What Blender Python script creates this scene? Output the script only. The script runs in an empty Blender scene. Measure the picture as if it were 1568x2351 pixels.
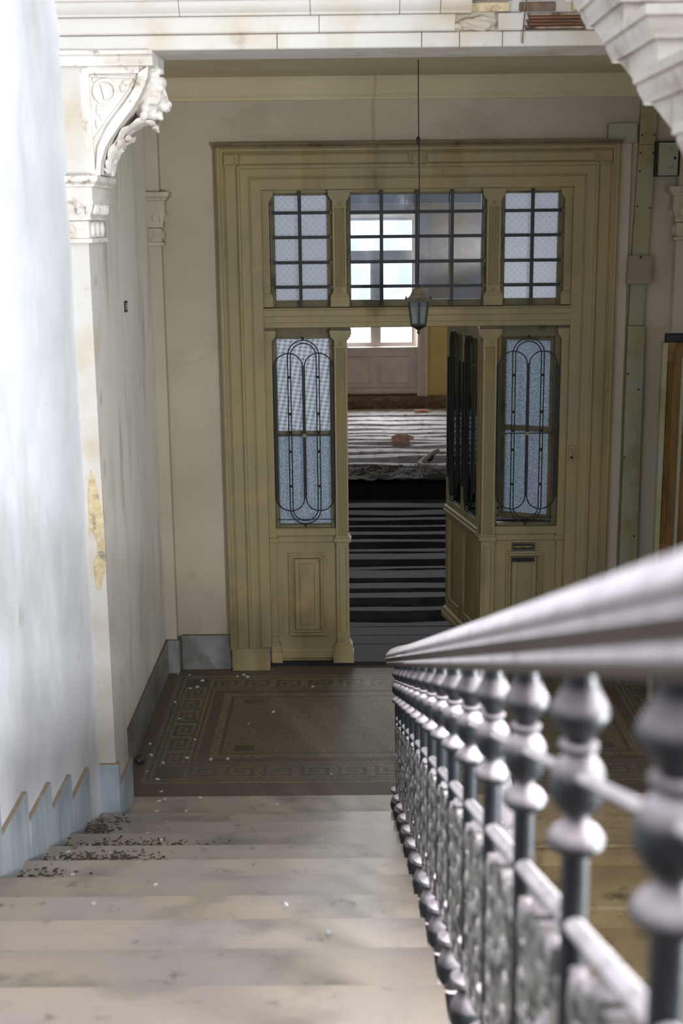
import bpy, bmesh, math, random
from mathutils import Vector, Matrix, noise as mnoise
random.seed(7)
scene = bpy.context.scene
COL = scene.collection
PI = math.pi

# ------------------------------------------------------------------ camera
cam_data = bpy.data.cameras.new('camera')
cam = bpy.data.objects.new('camera', cam_data)
COL.objects.link(cam)
scene.camera = cam
RX = Vector((0.99993367, 0.00441775, -0.01063636))
RU = Vector((0.00941368, 0.21857847, 0.97577397))
RF = Vector((-0.00663561, 0.97580938, -0.21852238))
m = Matrix.Identity(4)
for i in range(3):
    m[i][0] = RX[i]; m[i][1] = RU[i]; m[i][2] = -RF[i]
m[0][3], m[1][3], m[2][3] = 0.42471, 0.0, 3.18058
cam.matrix_world = m
cam_data.sensor_fit = 'VERTICAL'
cam_data.sensor_height = 36.0
cam_data.lens = 2959.4 * 36.0 / 2351.0
cam_data.clip_start = 0.05
cam_data.clip_end = 200
cam_data.dof.use_dof = True
cam_data.dof.focus_distance = 9.1
cam_data.dof.aperture_fstop = 3.6

# ------------------------------------------------------------------ world and daylight
world = bpy.data.worlds.new('world')
scene.world = world
world.use_nodes = True
bg = world.node_tree.nodes['Background']
bg.inputs[0].default_value = (0.86, 0.93, 1.0, 1)
bg.inputs[1].default_value = 3.0

def area(name, loc, direction, sx, sy, power, color=(0.92, 0.96, 1.0)):
    d = bpy.data.lights.new(name, 'AREA')
    d.shape = 'RECTANGLE'; d.size = sx; d.size_y = sy; d.energy = power; d.color = color
    o = bpy.data.objects.new(name, d); COL.objects.link(o)
    o.location = loc
    o.rotation_euler = Vector(direction).to_track_quat('-Z', 'Y').to_euler()
    return o
# daylight standing in the stairwell's window openings, plus an added overhead fill
area('daylight_lower_window', (2.96, 1.25, 2.20), (-1, 0.9, -0.35), 0.55, 0.9, 560)
area('added_overhead_fill', (0.15, 1.6, 7.75), (0, 0.05, -1), 2.0, 5.2, 48)  # added fill from above, brightens treads, handrail and left wall
area('daylight_upper_window', (2.95, 1.00, 5.55), (-1, 0, -0.15), 3.4, 2.2, 215)
area('daylight_landing_window', (1.85, -3.45, 4.55), (-0.1, 1, -0.25), 1.0, 2.2, 45)
# daylight in the far window, plus an added lamp in the hall
area('daylight_far_window', (0.93, 23.2, 2.2), (0, -1, -0.12), 1.5, 2.3, 620)
area('added_hall_light', (0.9, 15.85, 3.86), (0, -1, -0.2), 4.6, 0.5, 420)  # unseen lamp added to light the door panes from behind

scene.view_settings.view_transform = 'Standard'
scene.view_settings.look = 'None'
scene.view_settings.gamma = 1.0
scene.view_settings.use_curve_mapping = False
scene.view_settings.exposure = -0.36
try:
    scene.cycles.use_denoising = True
    scene.cycles.max_bounces = 8
    scene.cycles.diffuse_bounces = 5
    scene.cycles.transparent_max_bounces = 16
    scene.cycles.caustics_reflective = False
    scene.cycles.caustics_refractive = False
    scene.cycles.sample_clamp_indirect = 6.0
except Exception:
    pass

# ------------------------------------------------------------------ materials
def srgb(r, g, b):
    def f(c):
        c /= 255.0
        return c / 12.92 if c <= 0.04045 else ((c + 0.055) / 1.055) ** 2.4
    return (f(r), f(g), f(b), 1.0)

class NT:
    def __init__(s, name):
        s.m = bpy.data.materials.new(name); s.m.use_nodes = True
        s.t = s.m.node_tree
        s.bsdf = s.t.nodes['Principled BSDF']; s.out = s.t.nodes['Material Output']
    def n(s, typ, **kw):
        x = s.t.nodes.new(typ)
        for k, v in kw.items(): setattr(x, k, v)
        return x
    def l(s, a, b): s.t.links.new(a, b)
    def pos(s, stretch=None):
        g = s.n('ShaderNodeNewGeometry')
        if not stretch: return g.outputs['Position']
        mp = s.n('ShaderNodeMapping'); mp.inputs['Scale'].default_value = stretch
        s.l(g.outputs['Position'], mp.inputs['Vector']); return mp.outputs[0]
    def noise(s, vec, scale, detail=4, rough=0.55):
        x = s.n('ShaderNodeTexNoise'); x.inputs['Scale'].default_value = scale
        x.inputs['Detail'].default_value = detail; x.inputs['Roughness'].default_value = rough
        s.l(vec, x.inputs['Vector']); return x.outputs['Fac']
    def ramp(s, fac, lo, hi):
        x = s.n('ShaderNodeMapRange'); x.inputs['From Min'].default_value = lo; x.inputs['From Max'].default_value = hi
        x.clamp = True; s.l(fac, x.inputs['Value']); return x.outputs[0]
    def math(s, op, a, b=None):
        x = s.n('ShaderNodeMath'); x.operation = op
        for i, v in enumerate((a, b)):
            if v is None: continue
            if isinstance(v, (int, float)): x.inputs[i].default_value = v
            else: s.l(v, x.inputs[i])
        return x.outputs[0]
    def mix(s, fac, a, b):
        x = s.n('ShaderNodeMix'); x.data_type = 'RGBA'
        if isinstance(fac, (int, float)): x.inputs[0].default_value = fac
        else: s.l(fac, x.inputs[0])
        for i, v in ((6, a), (7, b)):
            if isinstance(v, tuple): x.inputs[i].default_value = v
            else: s.l(v, x.inputs[i])
        return x.outputs[2]
    def bump(s, h, strength, dist=0.01):
        x = s.n('ShaderNodeBump'); x.inputs['Strength'].default_value = strength; x.inputs['Distance'].default_value = dist
        s.l(h, x.inputs['Height']); return x.outputs[0]

def surf(name, base, alt=None, alt_scale=3.0, alt_lo=0.35, alt_hi=0.65, stretch=None, stain=None, st_scale=1.3,
         st_lo=0.52, st_hi=0.75, st_stretch=None, st_amt=1.0, third=None, rnd=0.0, th_scale=9.0, th_lo=0.6, th_hi=0.7,
         rough=0.75, bump=0.2, bump_scale=70.0, dust=None, d_lo=0.25, d_hi=0.85, spec=0.4, metallic=0.0, dist=0.004):
    n = NT(name)
    c = base
    if alt: c = n.mix(n.ramp(n.noise(n.pos(stretch), alt_scale, 5), alt_lo, alt_hi), c, alt)
    if stain:
        f = n.ramp(n.noise(n.pos(st_stretch), st_scale, 6, 0.6), st_lo, st_hi)
        c = n.mix(n.math('MULTIPLY', f, st_amt), c, stain)
    if third:
        c = n.mix(n.ramp(n.noise(n.pos(), th_scale, 6, 0.65), th_lo, th_hi), c, third)
    if rnd:
        oi = n.n('ShaderNodeObjectInfo'); mr = n.n('ShaderNodeMapRange'); mr.inputs['To Min'].default_value = 1 - rnd; mr.inputs['To Max'].default_value = 1 + rnd * .5
        n.l(oi.outputs['Random'], mr.inputs['Value'])
        hs = n.n('ShaderNodeHueSaturation'); n.l(mr.outputs[0], hs.inputs['Value'])
        if isinstance(c, tuple): hs.inputs['Color'].default_value = c
        else: n.l(c, hs.inputs['Color'])
        c = hs.outputs[0]
    if dust:
        g = n.n('ShaderNodeNewGeometry'); sp = n.n('ShaderNodeSeparateXYZ'); n.l(g.outputs['Normal'], sp.inputs[0])
        f = n.ramp(sp.outputs['Z'], d_lo, d_hi)
        f = n.math('MULTIPLY', f, n.ramp(n.noise(n.pos(), 22.0, 4), 0.05, 0.5))
        c = n.mix(f, c, dust)
        rr = n.n('ShaderNodeMapRange'); rr.inputs['To Min'].default_value = rough; rr.inputs['To Max'].default_value = 0.95
        n.l(f, rr.inputs['Value']); n.l(rr.outputs[0], n.bsdf.inputs['Roughness'])
    else:
        n.bsdf.inputs['Roughness'].default_value = rough
    if isinstance(c, tuple): n.bsdf.inputs['Base Color'].default_value = c
    else: n.l(c, n.bsdf.inputs['Base Color'])
    n.bsdf.inputs['Specular IOR Level'].default_value = spec
    n.bsdf.inputs['Metallic'].default_value = metallic
    if bump: n.l(n.bump(n.noise(n.pos(), bump_scale, 5), bump, dist), n.bsdf.inputs['Normal'])
    return n.m

M = {}
M['wall'] = surf('white_plaster', srgb(232, 233, 236), srgb(212, 214, 218), 1.6, stain=srgb(150, 146, 136), st_scale=1.1, st_lo=0.52, st_hi=0.80,
                 st_stretch=(1.5, 1.5, 0.7), st_amt=0.55, third=srgb(176, 160, 134), th_scale=2.6, th_lo=0.66, th_hi=0.8, rough=0.85, bump=0.25, bump_scale=45)
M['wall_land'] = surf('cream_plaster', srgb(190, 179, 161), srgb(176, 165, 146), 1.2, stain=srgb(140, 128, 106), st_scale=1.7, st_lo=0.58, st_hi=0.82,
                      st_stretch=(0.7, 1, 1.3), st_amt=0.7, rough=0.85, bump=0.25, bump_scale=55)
M['wall_streak'] = surf('streaked_plaster', srgb(232, 227, 216), srgb(214, 208, 196), 1.2, stretch=(1, 1, 0.4), stain=srgb(158, 150, 134), st_scale=2.4, st_lo=0.52, st_hi=0.78,  # stair wall's paint, colour warmed to stand for the landing's light
                        st_stretch=(1, 2.2, 0.45), st_amt=0.8, third=srgb(120, 116, 110), th_scale=3.2, th_lo=0.68, th_hi=0.8, rough=0.85, bump=0.25, bump_scale=45)
M['ceiling'] = surf('ceiling_paint', srgb(206, 197, 164), srgb(194, 184, 150), 1.5, rough=0.85, bump=0.15)
M['stone_trim'] = surf('cream_stone_trim', srgb(206, 201, 194), srgb(196, 184, 165), 2.4, alt_lo=0.48, alt_hi=0.66, stain=srgb(160, 142, 118), st_scale=5.0,
                       st_lo=0.60, st_hi=0.78, rough=0.75, bump=0.3, bump_scale=50, dist=0.006)
M['stone_upper'] = surf('weathered_white_stone', srgb(186, 178, 170), srgb(166, 156, 146), 3.0, stain=srgb(126, 116, 98), st_scale=6.0, st_lo=0.52, st_hi=0.72, rough=0.8, bump=0.3, bump_scale=50, dist=0.006)
M['stone_break'] = surf('broken_masonry', srgb(176, 150, 128), srgb(120, 92, 74), 9.0, stain=srgb(70, 56, 46), st_scale=14, st_lo=0.5, st_hi=0.62, rough=0.95, bump=0.9, bump_scale=35, dist=0.02)
M['lath'] = surf('rusty_lath', srgb(146, 96, 64), srgb(84, 66, 54), 6, stretch=(0.5, 6, 8), rough=0.9, bump=0.5)
M['raw_plaster'] = surf('exposed_plaster', srgb(214, 198, 162), srgb(190, 166, 128), 30, stain=srgb(140, 130, 118), st_scale=22, st_lo=0.55, st_hi=0.65, rough=0.95, bump=0.8, bump_scale=60)
M['olive'] = surf('olive_cream_paint', srgb(155, 139, 96), srgb(143, 135, 103), 3.2, stretch=(1, 1, 0.5), stain=srgb(112, 100, 66), st_scale=2.2, st_lo=0.5, st_hi=0.75,
                  st_stretch=(2, 2, 0.5), st_amt=0.8, third=srgb(164, 140, 100), th_scale=3.5, th_lo=0.56, th_hi=0.70, rough=0.62, bump=0.22, bump_scale=40)
M['olive_dark'] = surf('olive_old_paint', srgb(116, 106, 78), srgb(98, 92, 68), 4, stain=srgb(60, 52, 36), st_scale=5, st_lo=0.55, st_hi=0.7, rough=0.6, bump=0.25)
M['step'] = surf('worn_marble', srgb(172, 156, 136), srgb(158, 146, 140), 2.2, rnd=0.22, stain=srgb(116, 108, 98), st_scale=3.0, st_lo=0.50, st_hi=0.70, st_stretch=(0.8, 1.2, 1),
                 st_amt=0.9, third=srgb(112, 100, 86), th_scale=11, th_lo=0.60, th_hi=0.74, rough=0.55, bump=0.15, bump_scale=60, spec=0.4)
M['step_brown'] = surf('dusty_brown_marble', srgb(170, 148, 112), srgb(150, 130, 98), 3.0, stain=srgb(110, 94, 68), st_scale=7, st_lo=0.5, st_hi=0.7, rough=0.7, bump=0.3, bump_scale=60)
M['grey_marble'] = surf('grey_marble', srgb(176, 186, 194), srgb(150, 161, 170), 3.0, stretch=(2, 2, 0.6), stain=srgb(196, 200, 202), st_scale=4, st_lo=0.55, st_hi=0.7, st_stretch=(5, 5, 0.7), rough=0.5, bump=0.12, dust=srgb(140, 122, 100), d_lo=0.5, d_hi=0.8)
M['grey_marble_dark'] = surf('grey_marble_dirty', srgb(150, 150, 148), srgb(126, 126, 124), 5, stain=srgb(92, 88, 80), st_scale=3, st_lo=0.5, st_hi=0.7, rough=0.55, bump=0.15, dust=srgb(100, 90, 76), d_lo=0.5, d_hi=0.8)
M['iron'] = surf('dusty_cast_iron', srgb(20, 24, 29), srgb(30, 34, 38), 12, rough=0.45, bump=0.25, bump_scale=90, dust=srgb(206, 192, 196), d_lo=0.22, d_hi=0.72, spec=0.35)
M['iron_dusty'] = surf('iron_under_thick_dust', srgb(60, 60, 62), None, rough=0.6, bump=0.2, dust=srgb(226, 216, 218), d_lo=-0.35, d_hi=0.35)
M['iron_panel'] = surf('dusty_cast_panel', srgb(138, 136, 130), srgb(66, 66, 64), 30, alt_lo=0.44, alt_hi=0.58, rough=0.6, bump=0.5, bump_scale=60, dust=srgb(206, 192, 196), d_lo=0.12, d_hi=0.6)
M['rail'] = surf('dusty_wood_rail', srgb(58, 44, 38), srgb(74, 66, 62), 6, stretch=(1, 0.25, 1), rough=0.5, bump=0.15, bump_scale=30, dust=srgb(226, 215, 218), d_lo=0.0, d_hi=0.42, spec=0.35)
M['black'] = surf('black_iron', srgb(20, 21, 24), srgb(30, 30, 32), 20, rough=0.5, bump=0.15)
M['joist'] = surf('dark_joist', srgb(50, 49, 52), srgb(34, 33, 33), 14, stretch=(0.6, 3, 3), stain=srgb(40, 34, 28), st_scale=8, st_lo=0.5, st_hi=0.7, rough=0.9, bump=0.8, bump_scale=30, dist=0.01)  # colour darkened so the hall joists stay dark under the added lamp
M['joist_light'] = surf('grey_joist', srgb(206, 202, 206), srgb(168, 160, 158), 9, stretch=(0.6, 3, 3), stain=srgb(90, 76, 66), st_scale=6, st_lo=0.52, st_hi=0.7, rough=0.9, bump=0.8, bump_scale=30, dist=0.01)  # joists of the far room, window light put into the paler colour
M['soil'] = surf('rubble_fill', srgb(46, 40, 36), srgb(26, 22, 20), 16, rough=1, bump=1.0, bump_scale=30, dist=0.03)
M['rubble'] = surf('grey_rubble', srgb(126, 120, 118), srgb(60, 55, 52), 34, rough=1, bump=1.0, bump_scale=45, dist=0.03)
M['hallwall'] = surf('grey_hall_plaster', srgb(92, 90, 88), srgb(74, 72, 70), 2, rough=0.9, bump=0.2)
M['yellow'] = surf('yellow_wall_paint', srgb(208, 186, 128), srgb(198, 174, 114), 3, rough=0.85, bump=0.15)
M['white_paint'] = surf('white_joinery_paint', srgb(206, 198, 194), srgb(190, 182, 180), 4, rough=0.55, bump=0.1)
M['brick_old'] = surf('old_brick', srgb(136, 112, 96), srgb(104, 90, 80), 18, rough=0.95, bump=0.8, bump_scale=50, dist=0.01)
M['mortar'] = surf('old_mortar', srgb(150, 134, 116), srgb(110, 96, 84), 14, rough=1, bump=0.9, bump_scale=40, dist=0.02)
M['brick_red'] = surf('red_brick', srgb(190, 118, 86), srgb(214, 196, 184), 16, rough=0.95, bump=0.5)
M['boxgrey'] = surf('grey_box_paint', srgb(164, 160, 138), srgb(150, 148, 130), 6, rough=0.6, bump=0.05)
M['plate_tan'] = surf('tan_cover_paint', srgb(146, 132, 108), srgb(136, 124, 102), 6, rough=0.6, bump=0.05)
M['board'] = surf('olive_board_paint', srgb(150, 142, 104), srgb(150, 152, 138), 2.6, stain=srgb(120, 108, 66), st_scale=3, st_lo=0.52, st_hi=0.7, rough=0.65, bump=0.2)
M['brownwood'] = surf('brown_varnished_wood', srgb(126, 94, 42), srgb(100, 74, 34), 5, stretch=(4, 4, 0.6), rough=0.5, bump=0.2)
M['lamp_metal'] = surf('lantern_metal', srgb(28, 28, 26), None, rough=0.5, bump=0.1, dust=srgb(124, 110, 92), d_lo=0.1, d_hi=0.5)
M['flake'] = surf('paint_flake', srgb(206, 206, 204), srgb(170, 168, 162), 30, rough=0.9, bump=0.2)
M['dirt'] = surf('dark_dirt', srgb(58, 50, 42), srgb(96, 86, 74), 40, rough=1, bump=0.9, bump_scale=90)
M['gold'] = surf('gilt_lettering', srgb(206, 178, 96), None, rough=0.4, bump=0)
M['plinth_board'] = surf('dusty_floor_board', srgb(48, 44, 39), srgb(36, 34, 30), 9, stretch=(0.6, 5, 2), rough=0.9, bump=0.4)
M['carved'] = surf('carved_plaster', srgb(226, 222, 216), srgb(206, 196, 184), 6, stain=srgb(150, 130, 104), st_scale=16, st_lo=0.58, st_hi=0.72, rough=0.8, bump=0.2)
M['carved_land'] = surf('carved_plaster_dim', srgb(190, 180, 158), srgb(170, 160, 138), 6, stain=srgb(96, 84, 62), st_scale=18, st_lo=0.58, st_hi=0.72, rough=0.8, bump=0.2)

def mosaic(name, c1, c2, joint):
    n = NT(name)
    p = n.pos()
    v = n.n('ShaderNodeTexVoronoi'); v.inputs['Scale'].default_value = 62; n.l(p, v.inputs['Vector'])
    e = n.n('ShaderNodeTexVoronoi'); e.feature = 'DISTANCE_TO_EDGE'; e.inputs['Scale'].default_value = 62; n.l(p, e.inputs['Vector'])
    sp = n.n('ShaderNodeSeparateColor'); n.l(v.outputs['Color'], sp.inputs[0])
    c = n.mix(sp.outputs[0], c1, c2)
    c = n.mix(n.ramp(e.outputs['Distance'], 0.10, 0.03), c, joint)
    d = n.ramp(n.noise(n.pos(), 1.3, 5), 0.38, 0.62)
    c = n.mix(n.math('ADD', n.math('MULTIPLY', d, 0.35), 0.42), c, srgb(102, 93, 80))
    n.l(c, n.bsdf.inputs['Base Color'])
    n.bsdf.inputs['Roughness'].default_value = 0.7
    n.bsdf.inputs['Specular IOR Level'].default_value = 0.18
    n.l(n.bump(e.outputs['Distance'], 0.35, 0.004), n.bsdf.inputs['Normal'])
    return n.m
JN = srgb(74, 66, 54)
M['mos_field'] = mosaic('mosaic_field', srgb(150, 134, 106), srgb(124, 110, 86), JN)
M['mos_beige'] = mosaic('mosaic_beige', srgb(160, 146, 116), srgb(136, 122, 96), JN)
M['mos_dark'] = mosaic('mosaic_dark', srgb(72, 72, 66), srgb(58, 58, 54), JN)
M['mos_red'] = mosaic('mosaic_red', srgb(110, 78, 66), srgb(94, 68, 58), JN)
M['mos_brown'] = mosaic('mosaic_brown', srgb(112, 92, 80), srgb(96, 80, 70), JN)

def glass_clear(name, tint, refl=0.10, haze=0.12):
    n = NT(name)
    tr = n.n('ShaderNodeBsdfTransparent'); tr.inputs[0].default_value = tint
    gl = n.n('ShaderNodeBsdfGlossy'); gl.inputs['Roughness'].default_value = 0.05
    df = n.n('ShaderNodeBsdfDiffuse'); df.inputs[0].default_value = srgb(140, 158, 184)
    m1 = n.n('ShaderNodeMixShader'); m1.inputs[0].default_value = refl; n.l(tr.outputs[0], m1.inputs[1]); n.l(gl.outputs[0], m1.inputs[2])
    tl = n.n('ShaderNodeBsdfTranslucent'); tl.inputs[0].default_value = srgb(120, 146, 184)
    m3 = n.n('ShaderNodeMixShader'); m3.inputs[0].default_value = 0.5; n.l(df.outputs[0], m3.inputs[1]); n.l(tl.outputs[0], m3.inputs[2])
    m2 = n.n('ShaderNodeMixShader'); n.l(m1.outputs[0], m2.inputs[1]); n.l(m3.outputs[0], m2.inputs[2])
    f = n.ramp(n.noise(n.pos(), 6, 5), 0.3, 0.8)
    n.l(n.math('MULTIPLY', f, haze * 2), m2.inputs[0])
    n.l(m2.outputs[0], n.out.inputs[0])
    return n.m
M['glass'] = glass_clear('dusty_blue_haze_glass', (0.86, 0.92, 1.0, 1), 0.09, 0.13)  # besides dust, the bluish haze stands in for the panes' reflection
M['glass_dark'] = glass_clear('dark_tinted_glass', (0.42, 0.50, 0.50, 1), 0.04, 0.02)  # dark tint stands in for the unlit hall behind the panes
M['glass_lamp'] = glass_clear('lantern_glass', (0.80, 0.88, 0.86, 1), 0.12, 0.18)
M['glass_far'] = glass_clear('window_glass', (0.97, 0.98, 1, 1), 0.04, 0.01)

def glass_frost(name, mode, tint=(0.62, 0.72, 0.86, 1)):
    """textured glass: light scatters through; the cast pattern modulates how much gets through"""
    n = NT(name)
    p = n.pos()
    dark = (tint[0] * 0.35, tint[1] * 0.37, tint[2] * 0.40, 1)
    if mode == 'dots':
        mp = n.n('ShaderNodeMapping'); mp.inputs['Rotation'].default_value = (0, PI / 4, 0); n.l(p, mp.inputs['Vector'])
        sp = n.n('ShaderNodeSeparateXYZ'); n.l(mp.outputs[0], sp.inputs[0])
        def tri(o, k): return n.math('ABSOLUTE', n.math('SUBTRACT', n.math('FRACT', n.math('MULTIPLY', o, k)), 0.5))
        k = 30.0
        a = tri(sp.outputs['X'], k); b = tri(sp.outputs['Z'], k)
        r = n.math('SQRT', n.math('ADD', n.math('POWER', a, 2), n.math('POWER', b, 2)))
        ring = n.ramp(n.math('ABSOLUTE', n.math('SUBTRACT', r, 0.24)), 0.10, 0.03)
        line = n.ramp(n.math('MINIMUM', n.math('SUBTRACT', 0.5, a), n.math('SUBTRACT', 0.5, b)), 0.12, 0.04)
        fac = n.math('MAXIMUM', n.math('MULTIPLY', ring, 0.85), n.math('MULTIPLY', line, 0.45))
    elif mode == 'diamond':
        mp = n.n('ShaderNodeMapping'); mp.inputs['Rotation'].default_value = (0, 0.62, 0); mp.inputs['Scale'].default_value = (1, 1, 1.35); n.l(p, mp.inputs['Vector'])
        sp = n.n('ShaderNodeSeparateXYZ'); n.l(mp.outputs[0], sp.inputs[0])
        a = n.math('SINE', n.math('MULTIPLY', sp.outputs['X'], 118.0)); b = n.math('SINE', n.math('MULTIPLY', sp.outputs['Z'], 118.0))
        w = n.math('ADD', n.math('MULTIPLY', n.math('MULTIPLY', a, b), 0.45), n.math('MULTIPLY', n.noise(p, 160, 2), 0.9))
        fac = n.ramp(w, 0.75, -0.05)
        fac = n.math('MULTIPLY', fac, 0.95)
    else:
        w = n.noise(p, 120, 2, 0.6)
        fac = n.ramp(w, 0.66, 0.36)
    col = n.mix(fac, tint, dark)
    tl = n.n('ShaderNodeBsdfTranslucent'); n.l(col, tl.inputs[0])
    df = n.n('ShaderNodeBsdfDiffuse'); n.l(col, df.inputs[0])
    gl = n.n('ShaderNodeBsdfGlossy'); gl.inputs['Roughness'].default_value = 0.25
    bm = n.bump(fac, 0.6, 0.004); n.l(bm, gl.inputs['Normal'])
    m1 = n.n('ShaderNodeMixShader'); m1.inputs[0].default_value = 0.30; n.l(tl.outputs[0], m1.inputs[1]); n.l(df.outputs[0], m1.inputs[2])
    m2 = n.n('ShaderNodeMixShader'); m2.inputs[0].default_value = 0.06; n.l(m1.outputs[0], m2.inputs[1]); n.l(gl.outputs[0], m2.inputs[2])
    n.l(m2.outputs[0], n.out.inputs[0])
    return n.m
M['g_dots'] = glass_frost('dotted_frosted_glass', 'dots', (0.88, 0.90, 0.96, 1))
M['g_diamond'] = glass_frost('diamond_cast_glass', 'diamond', (0.90, 0.94, 1.0, 1))
M['g_rough'] = glass_frost('hammered_glass', 'rough', (0.78, 0.87, 0.96, 1))

# ------------------------------------------------------------------ mesh helpers
class MB:
    def __init__(s): s.v = []; s.f = []
    def add(s, v, f):
        o = len(s.v); s.v += [tuple(p) for p in v]; s.f += [tuple(i + o for i in q) for q in f]; return s
    def box(s, x0, x1, y0, y1, z0, z1):
        v = [(x0, y0, z0), (x1, y0, z0), (x1, y1, z0), (x0, y1, z0), (x0, y0, z1), (x1, y0, z1), (x1, y1, z1), (x0, y1, z1)]
        return s.add(v, [(0, 3, 2, 1), (4, 5, 6, 7), (0, 1, 5, 4), (1, 2, 6, 5), (2, 3, 7, 6), (3, 0, 4, 7)])
    def prism(s, poly, axis, a, b):
        def P(p, t): return (t, p[0], p[1]) if axis == 'x' else ((p[0], t, p[1]) if axis == 'y' else (p[0], p[1], t))
        n = len(poly)
        v = [P(p, a) for p in poly] + [P(p, b) for p in poly]
        f = [tuple(range(n)), tuple(range(2 * n - 1, n - 1, -1))]
        f += [(i, i + n, (i + 1) % n + n, (i + 1) % n) for i in range(n)]
        return s.add(v, f)
    def lathe(s, prof, c=(0, 0, 0), n=20, axis='z'):
        v = []
        for r, h in prof:
            for i in range(n):
                a = 2 * PI * i / n; x, y = r * math.cos(a), r * math.sin(a)
                p = (x, y, h) if axis == 'z' else ((x, -h, y) if axis == 'y' else (h, x, y))
                v.append((p[0] + c[0], p[1] + c[1], p[2] + c[2]))
        f = []
        for k in range(len(prof) - 1):
            for i in range(n):
                j = (i + 1) % n
                f.append((k * n + i, k * n + j, (k + 1) * n + j, (k + 1) * n + i))
        f.append(tuple(range(n))[::-1]); f.append(tuple(range((len(prof) - 1) * n, len(prof) * n)))
        return s.add(v, f)
    def sweep(s, pts, sect, up=(0, 0, 1), closed=False):
        """sect: list of (side, up) offsets, swept along pts"""
        pts = [Vector(p) for p in pts]; n = len(sect); v = []; N = len(pts)
        for i, p in enumerate(pts):
            a = pts[(i - 1) % N] if (closed or i > 0) else p
            b = pts[(i + 1) % N] if (closed or i < N - 1) else p
            t = (b - a).normalized(); side = t.cross(Vector(up))
            if side.length < 1e-6: side = t.cross(Vector((1, 0, 0)))
            side.normalize(); u = side.cross(t).normalized()
            for q in sect: v.append(p + side * q[0] + u * q[1])
        f = []
        R = N if closed else N - 1
        for k in range(R):
            k2 = (k + 1) % N
            for i in range(n):
                j = (i + 1) % n
                f.append((k * n + i, k * n + j, k2 * n + j, k2 * n + i))
        if not closed:
            f.append(tuple(range(n))[::-1]); f.append(tuple(range((N - 1) * n, N * n)))
        return s.add(v, f)
    def tube(s, pts, r, n=8, up=(0, 0, 1), closed=False):
        return s.sweep(pts, [(r * math.cos(2 * PI * i / n), r * math.sin(2 * PI * i / n)) for i in range(n)], up, closed)
    def ell(s, c, r, nu=14, nv=9, rot=None):
        v = [(0, 0, 1)]; 
        for j in range(1, nv):
            t = PI * j / nv
            for i in range(nu):
                a = 2 * PI * i / nu
                v.append((math.sin(t) * math.cos(a), math.sin(t) * math.sin(a), math.cos(t)))
        v.append((0, 0, -1)); f = []
        for i in range(nu): f.append((0, 1 + i, 1 + (i + 1) % nu))
        for j in range(nv - 2):
            for i in range(nu):
                k = (i + 1) % nu
                f.append((1 + j * nu + i, 1 + (j + 1) * nu + i, 1 + (j + 1) * nu + k, 1 + j * nu + k))
        L = len(v) - 1
        for i in range(nu): f.append((L, 1 + (nv - 2) * nu + (i + 1) % nu, 1 + (nv - 2) * nu + i))
        out = []
        for p in v:
            q = Vector((p[0] * r[0], p[1] * r[1], p[2] * r[2]))
            if rot is not None: q = rot @ q
            out.append(q + Vector(c))
        return s.add(out, f)
    def frame3(s, x0, x1, z0, zt, prof, y):
        """moulding round three sides of an opening; prof: (outward w, protrusion d towards -Y)"""
        v = []
        for w, d in prof:
            v += [(x0 - w, y - d, z0), (x0 - w, y - d, zt + w), (x1 + w, y - d, zt + w), (x1 + w, y - d, z0)]
        f = []
        n = len(prof)
        for k in range(n - 1):
            for i in range(3): f.append((k * 4 + i, k * 4 + i + 1, (k + 1) * 4 + i + 1, (k + 1) * 4 + i))
        for i in range(3): f.append(((n - 1) * 4 + i, (n - 1) * 4 + i + 1, i + 1, i))
        return s.add(v, f)
    def frame4(s, x0, x1, z0, z1, prof, y, cap=False):
        """moulding inside a rectangle; prof: (inward w, protrusion d)"""
        v = []
        for w, d in prof:
            v += [(x0 + w, y - d, z0 + w), (x1 - w, y - d, z0 + w), (x1 - w, y - d, z1 - w), (x0 + w, y - d, z1 - w)]
        f = []; n = len(prof)
        for k in range(n - 1):
            for i in range(4):
                j = (i + 1) % 4
                f.append((k * 4 + i, k * 4 + j, (k + 1) * 4 + j, (k + 1) * 4 + i))
        if cap: f.append(((n - 1) * 4, (n - 1) * 4 + 1, (n - 1) * 4 + 2, (n - 1) * 4 + 3)); f.append((3, 2, 1, 0))
        else:
            for i in range(4):
                j = (i + 1) % 4
                f.append(((n - 1) * 4 + i, (n - 1) * 4 + j, j, i))
        return s.add(v, f)
    def xform(s, mat):
        s.v = [tuple(mat @ Vector(p)) for p in s.v]; return s
    def mesh(s, name, mat, smooth=None):
        me = bpy.data.meshes.new(name)
        me.from_pydata(s.v, [], s.f); me.update()
        b = bmesh.new(); b.from_mesh(me); bmesh.ops.recalc_face_normals(b, faces=b.faces); b.to_mesh(me); b.free()
        if smooth:
            me.polygons.foreach_set('use_smooth', [True] * len(me.polygons))
            me.set_sharp_from_angle(angle=math.radians(smooth))
        me.materials.append(M[mat] if isinstance(mat, str) else mat)
        return me
    def build(s, name, mat, parent=None, smooth=None, bevel=0.0, label=None):
        o = bpy.data.objects.new(name, s.mesh(name, mat, smooth)); COL.objects.link(o)
        if parent is not None: attach(o, parent)
        if bevel:
            md = o.modifiers.new('bevel', 'BEVEL'); md.width = bevel; md.segments = 2; md.limit_method = 'ANGLE'; md.angle_limit = math.radians(40)
        if label: o['label'] = label
        return o

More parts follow.
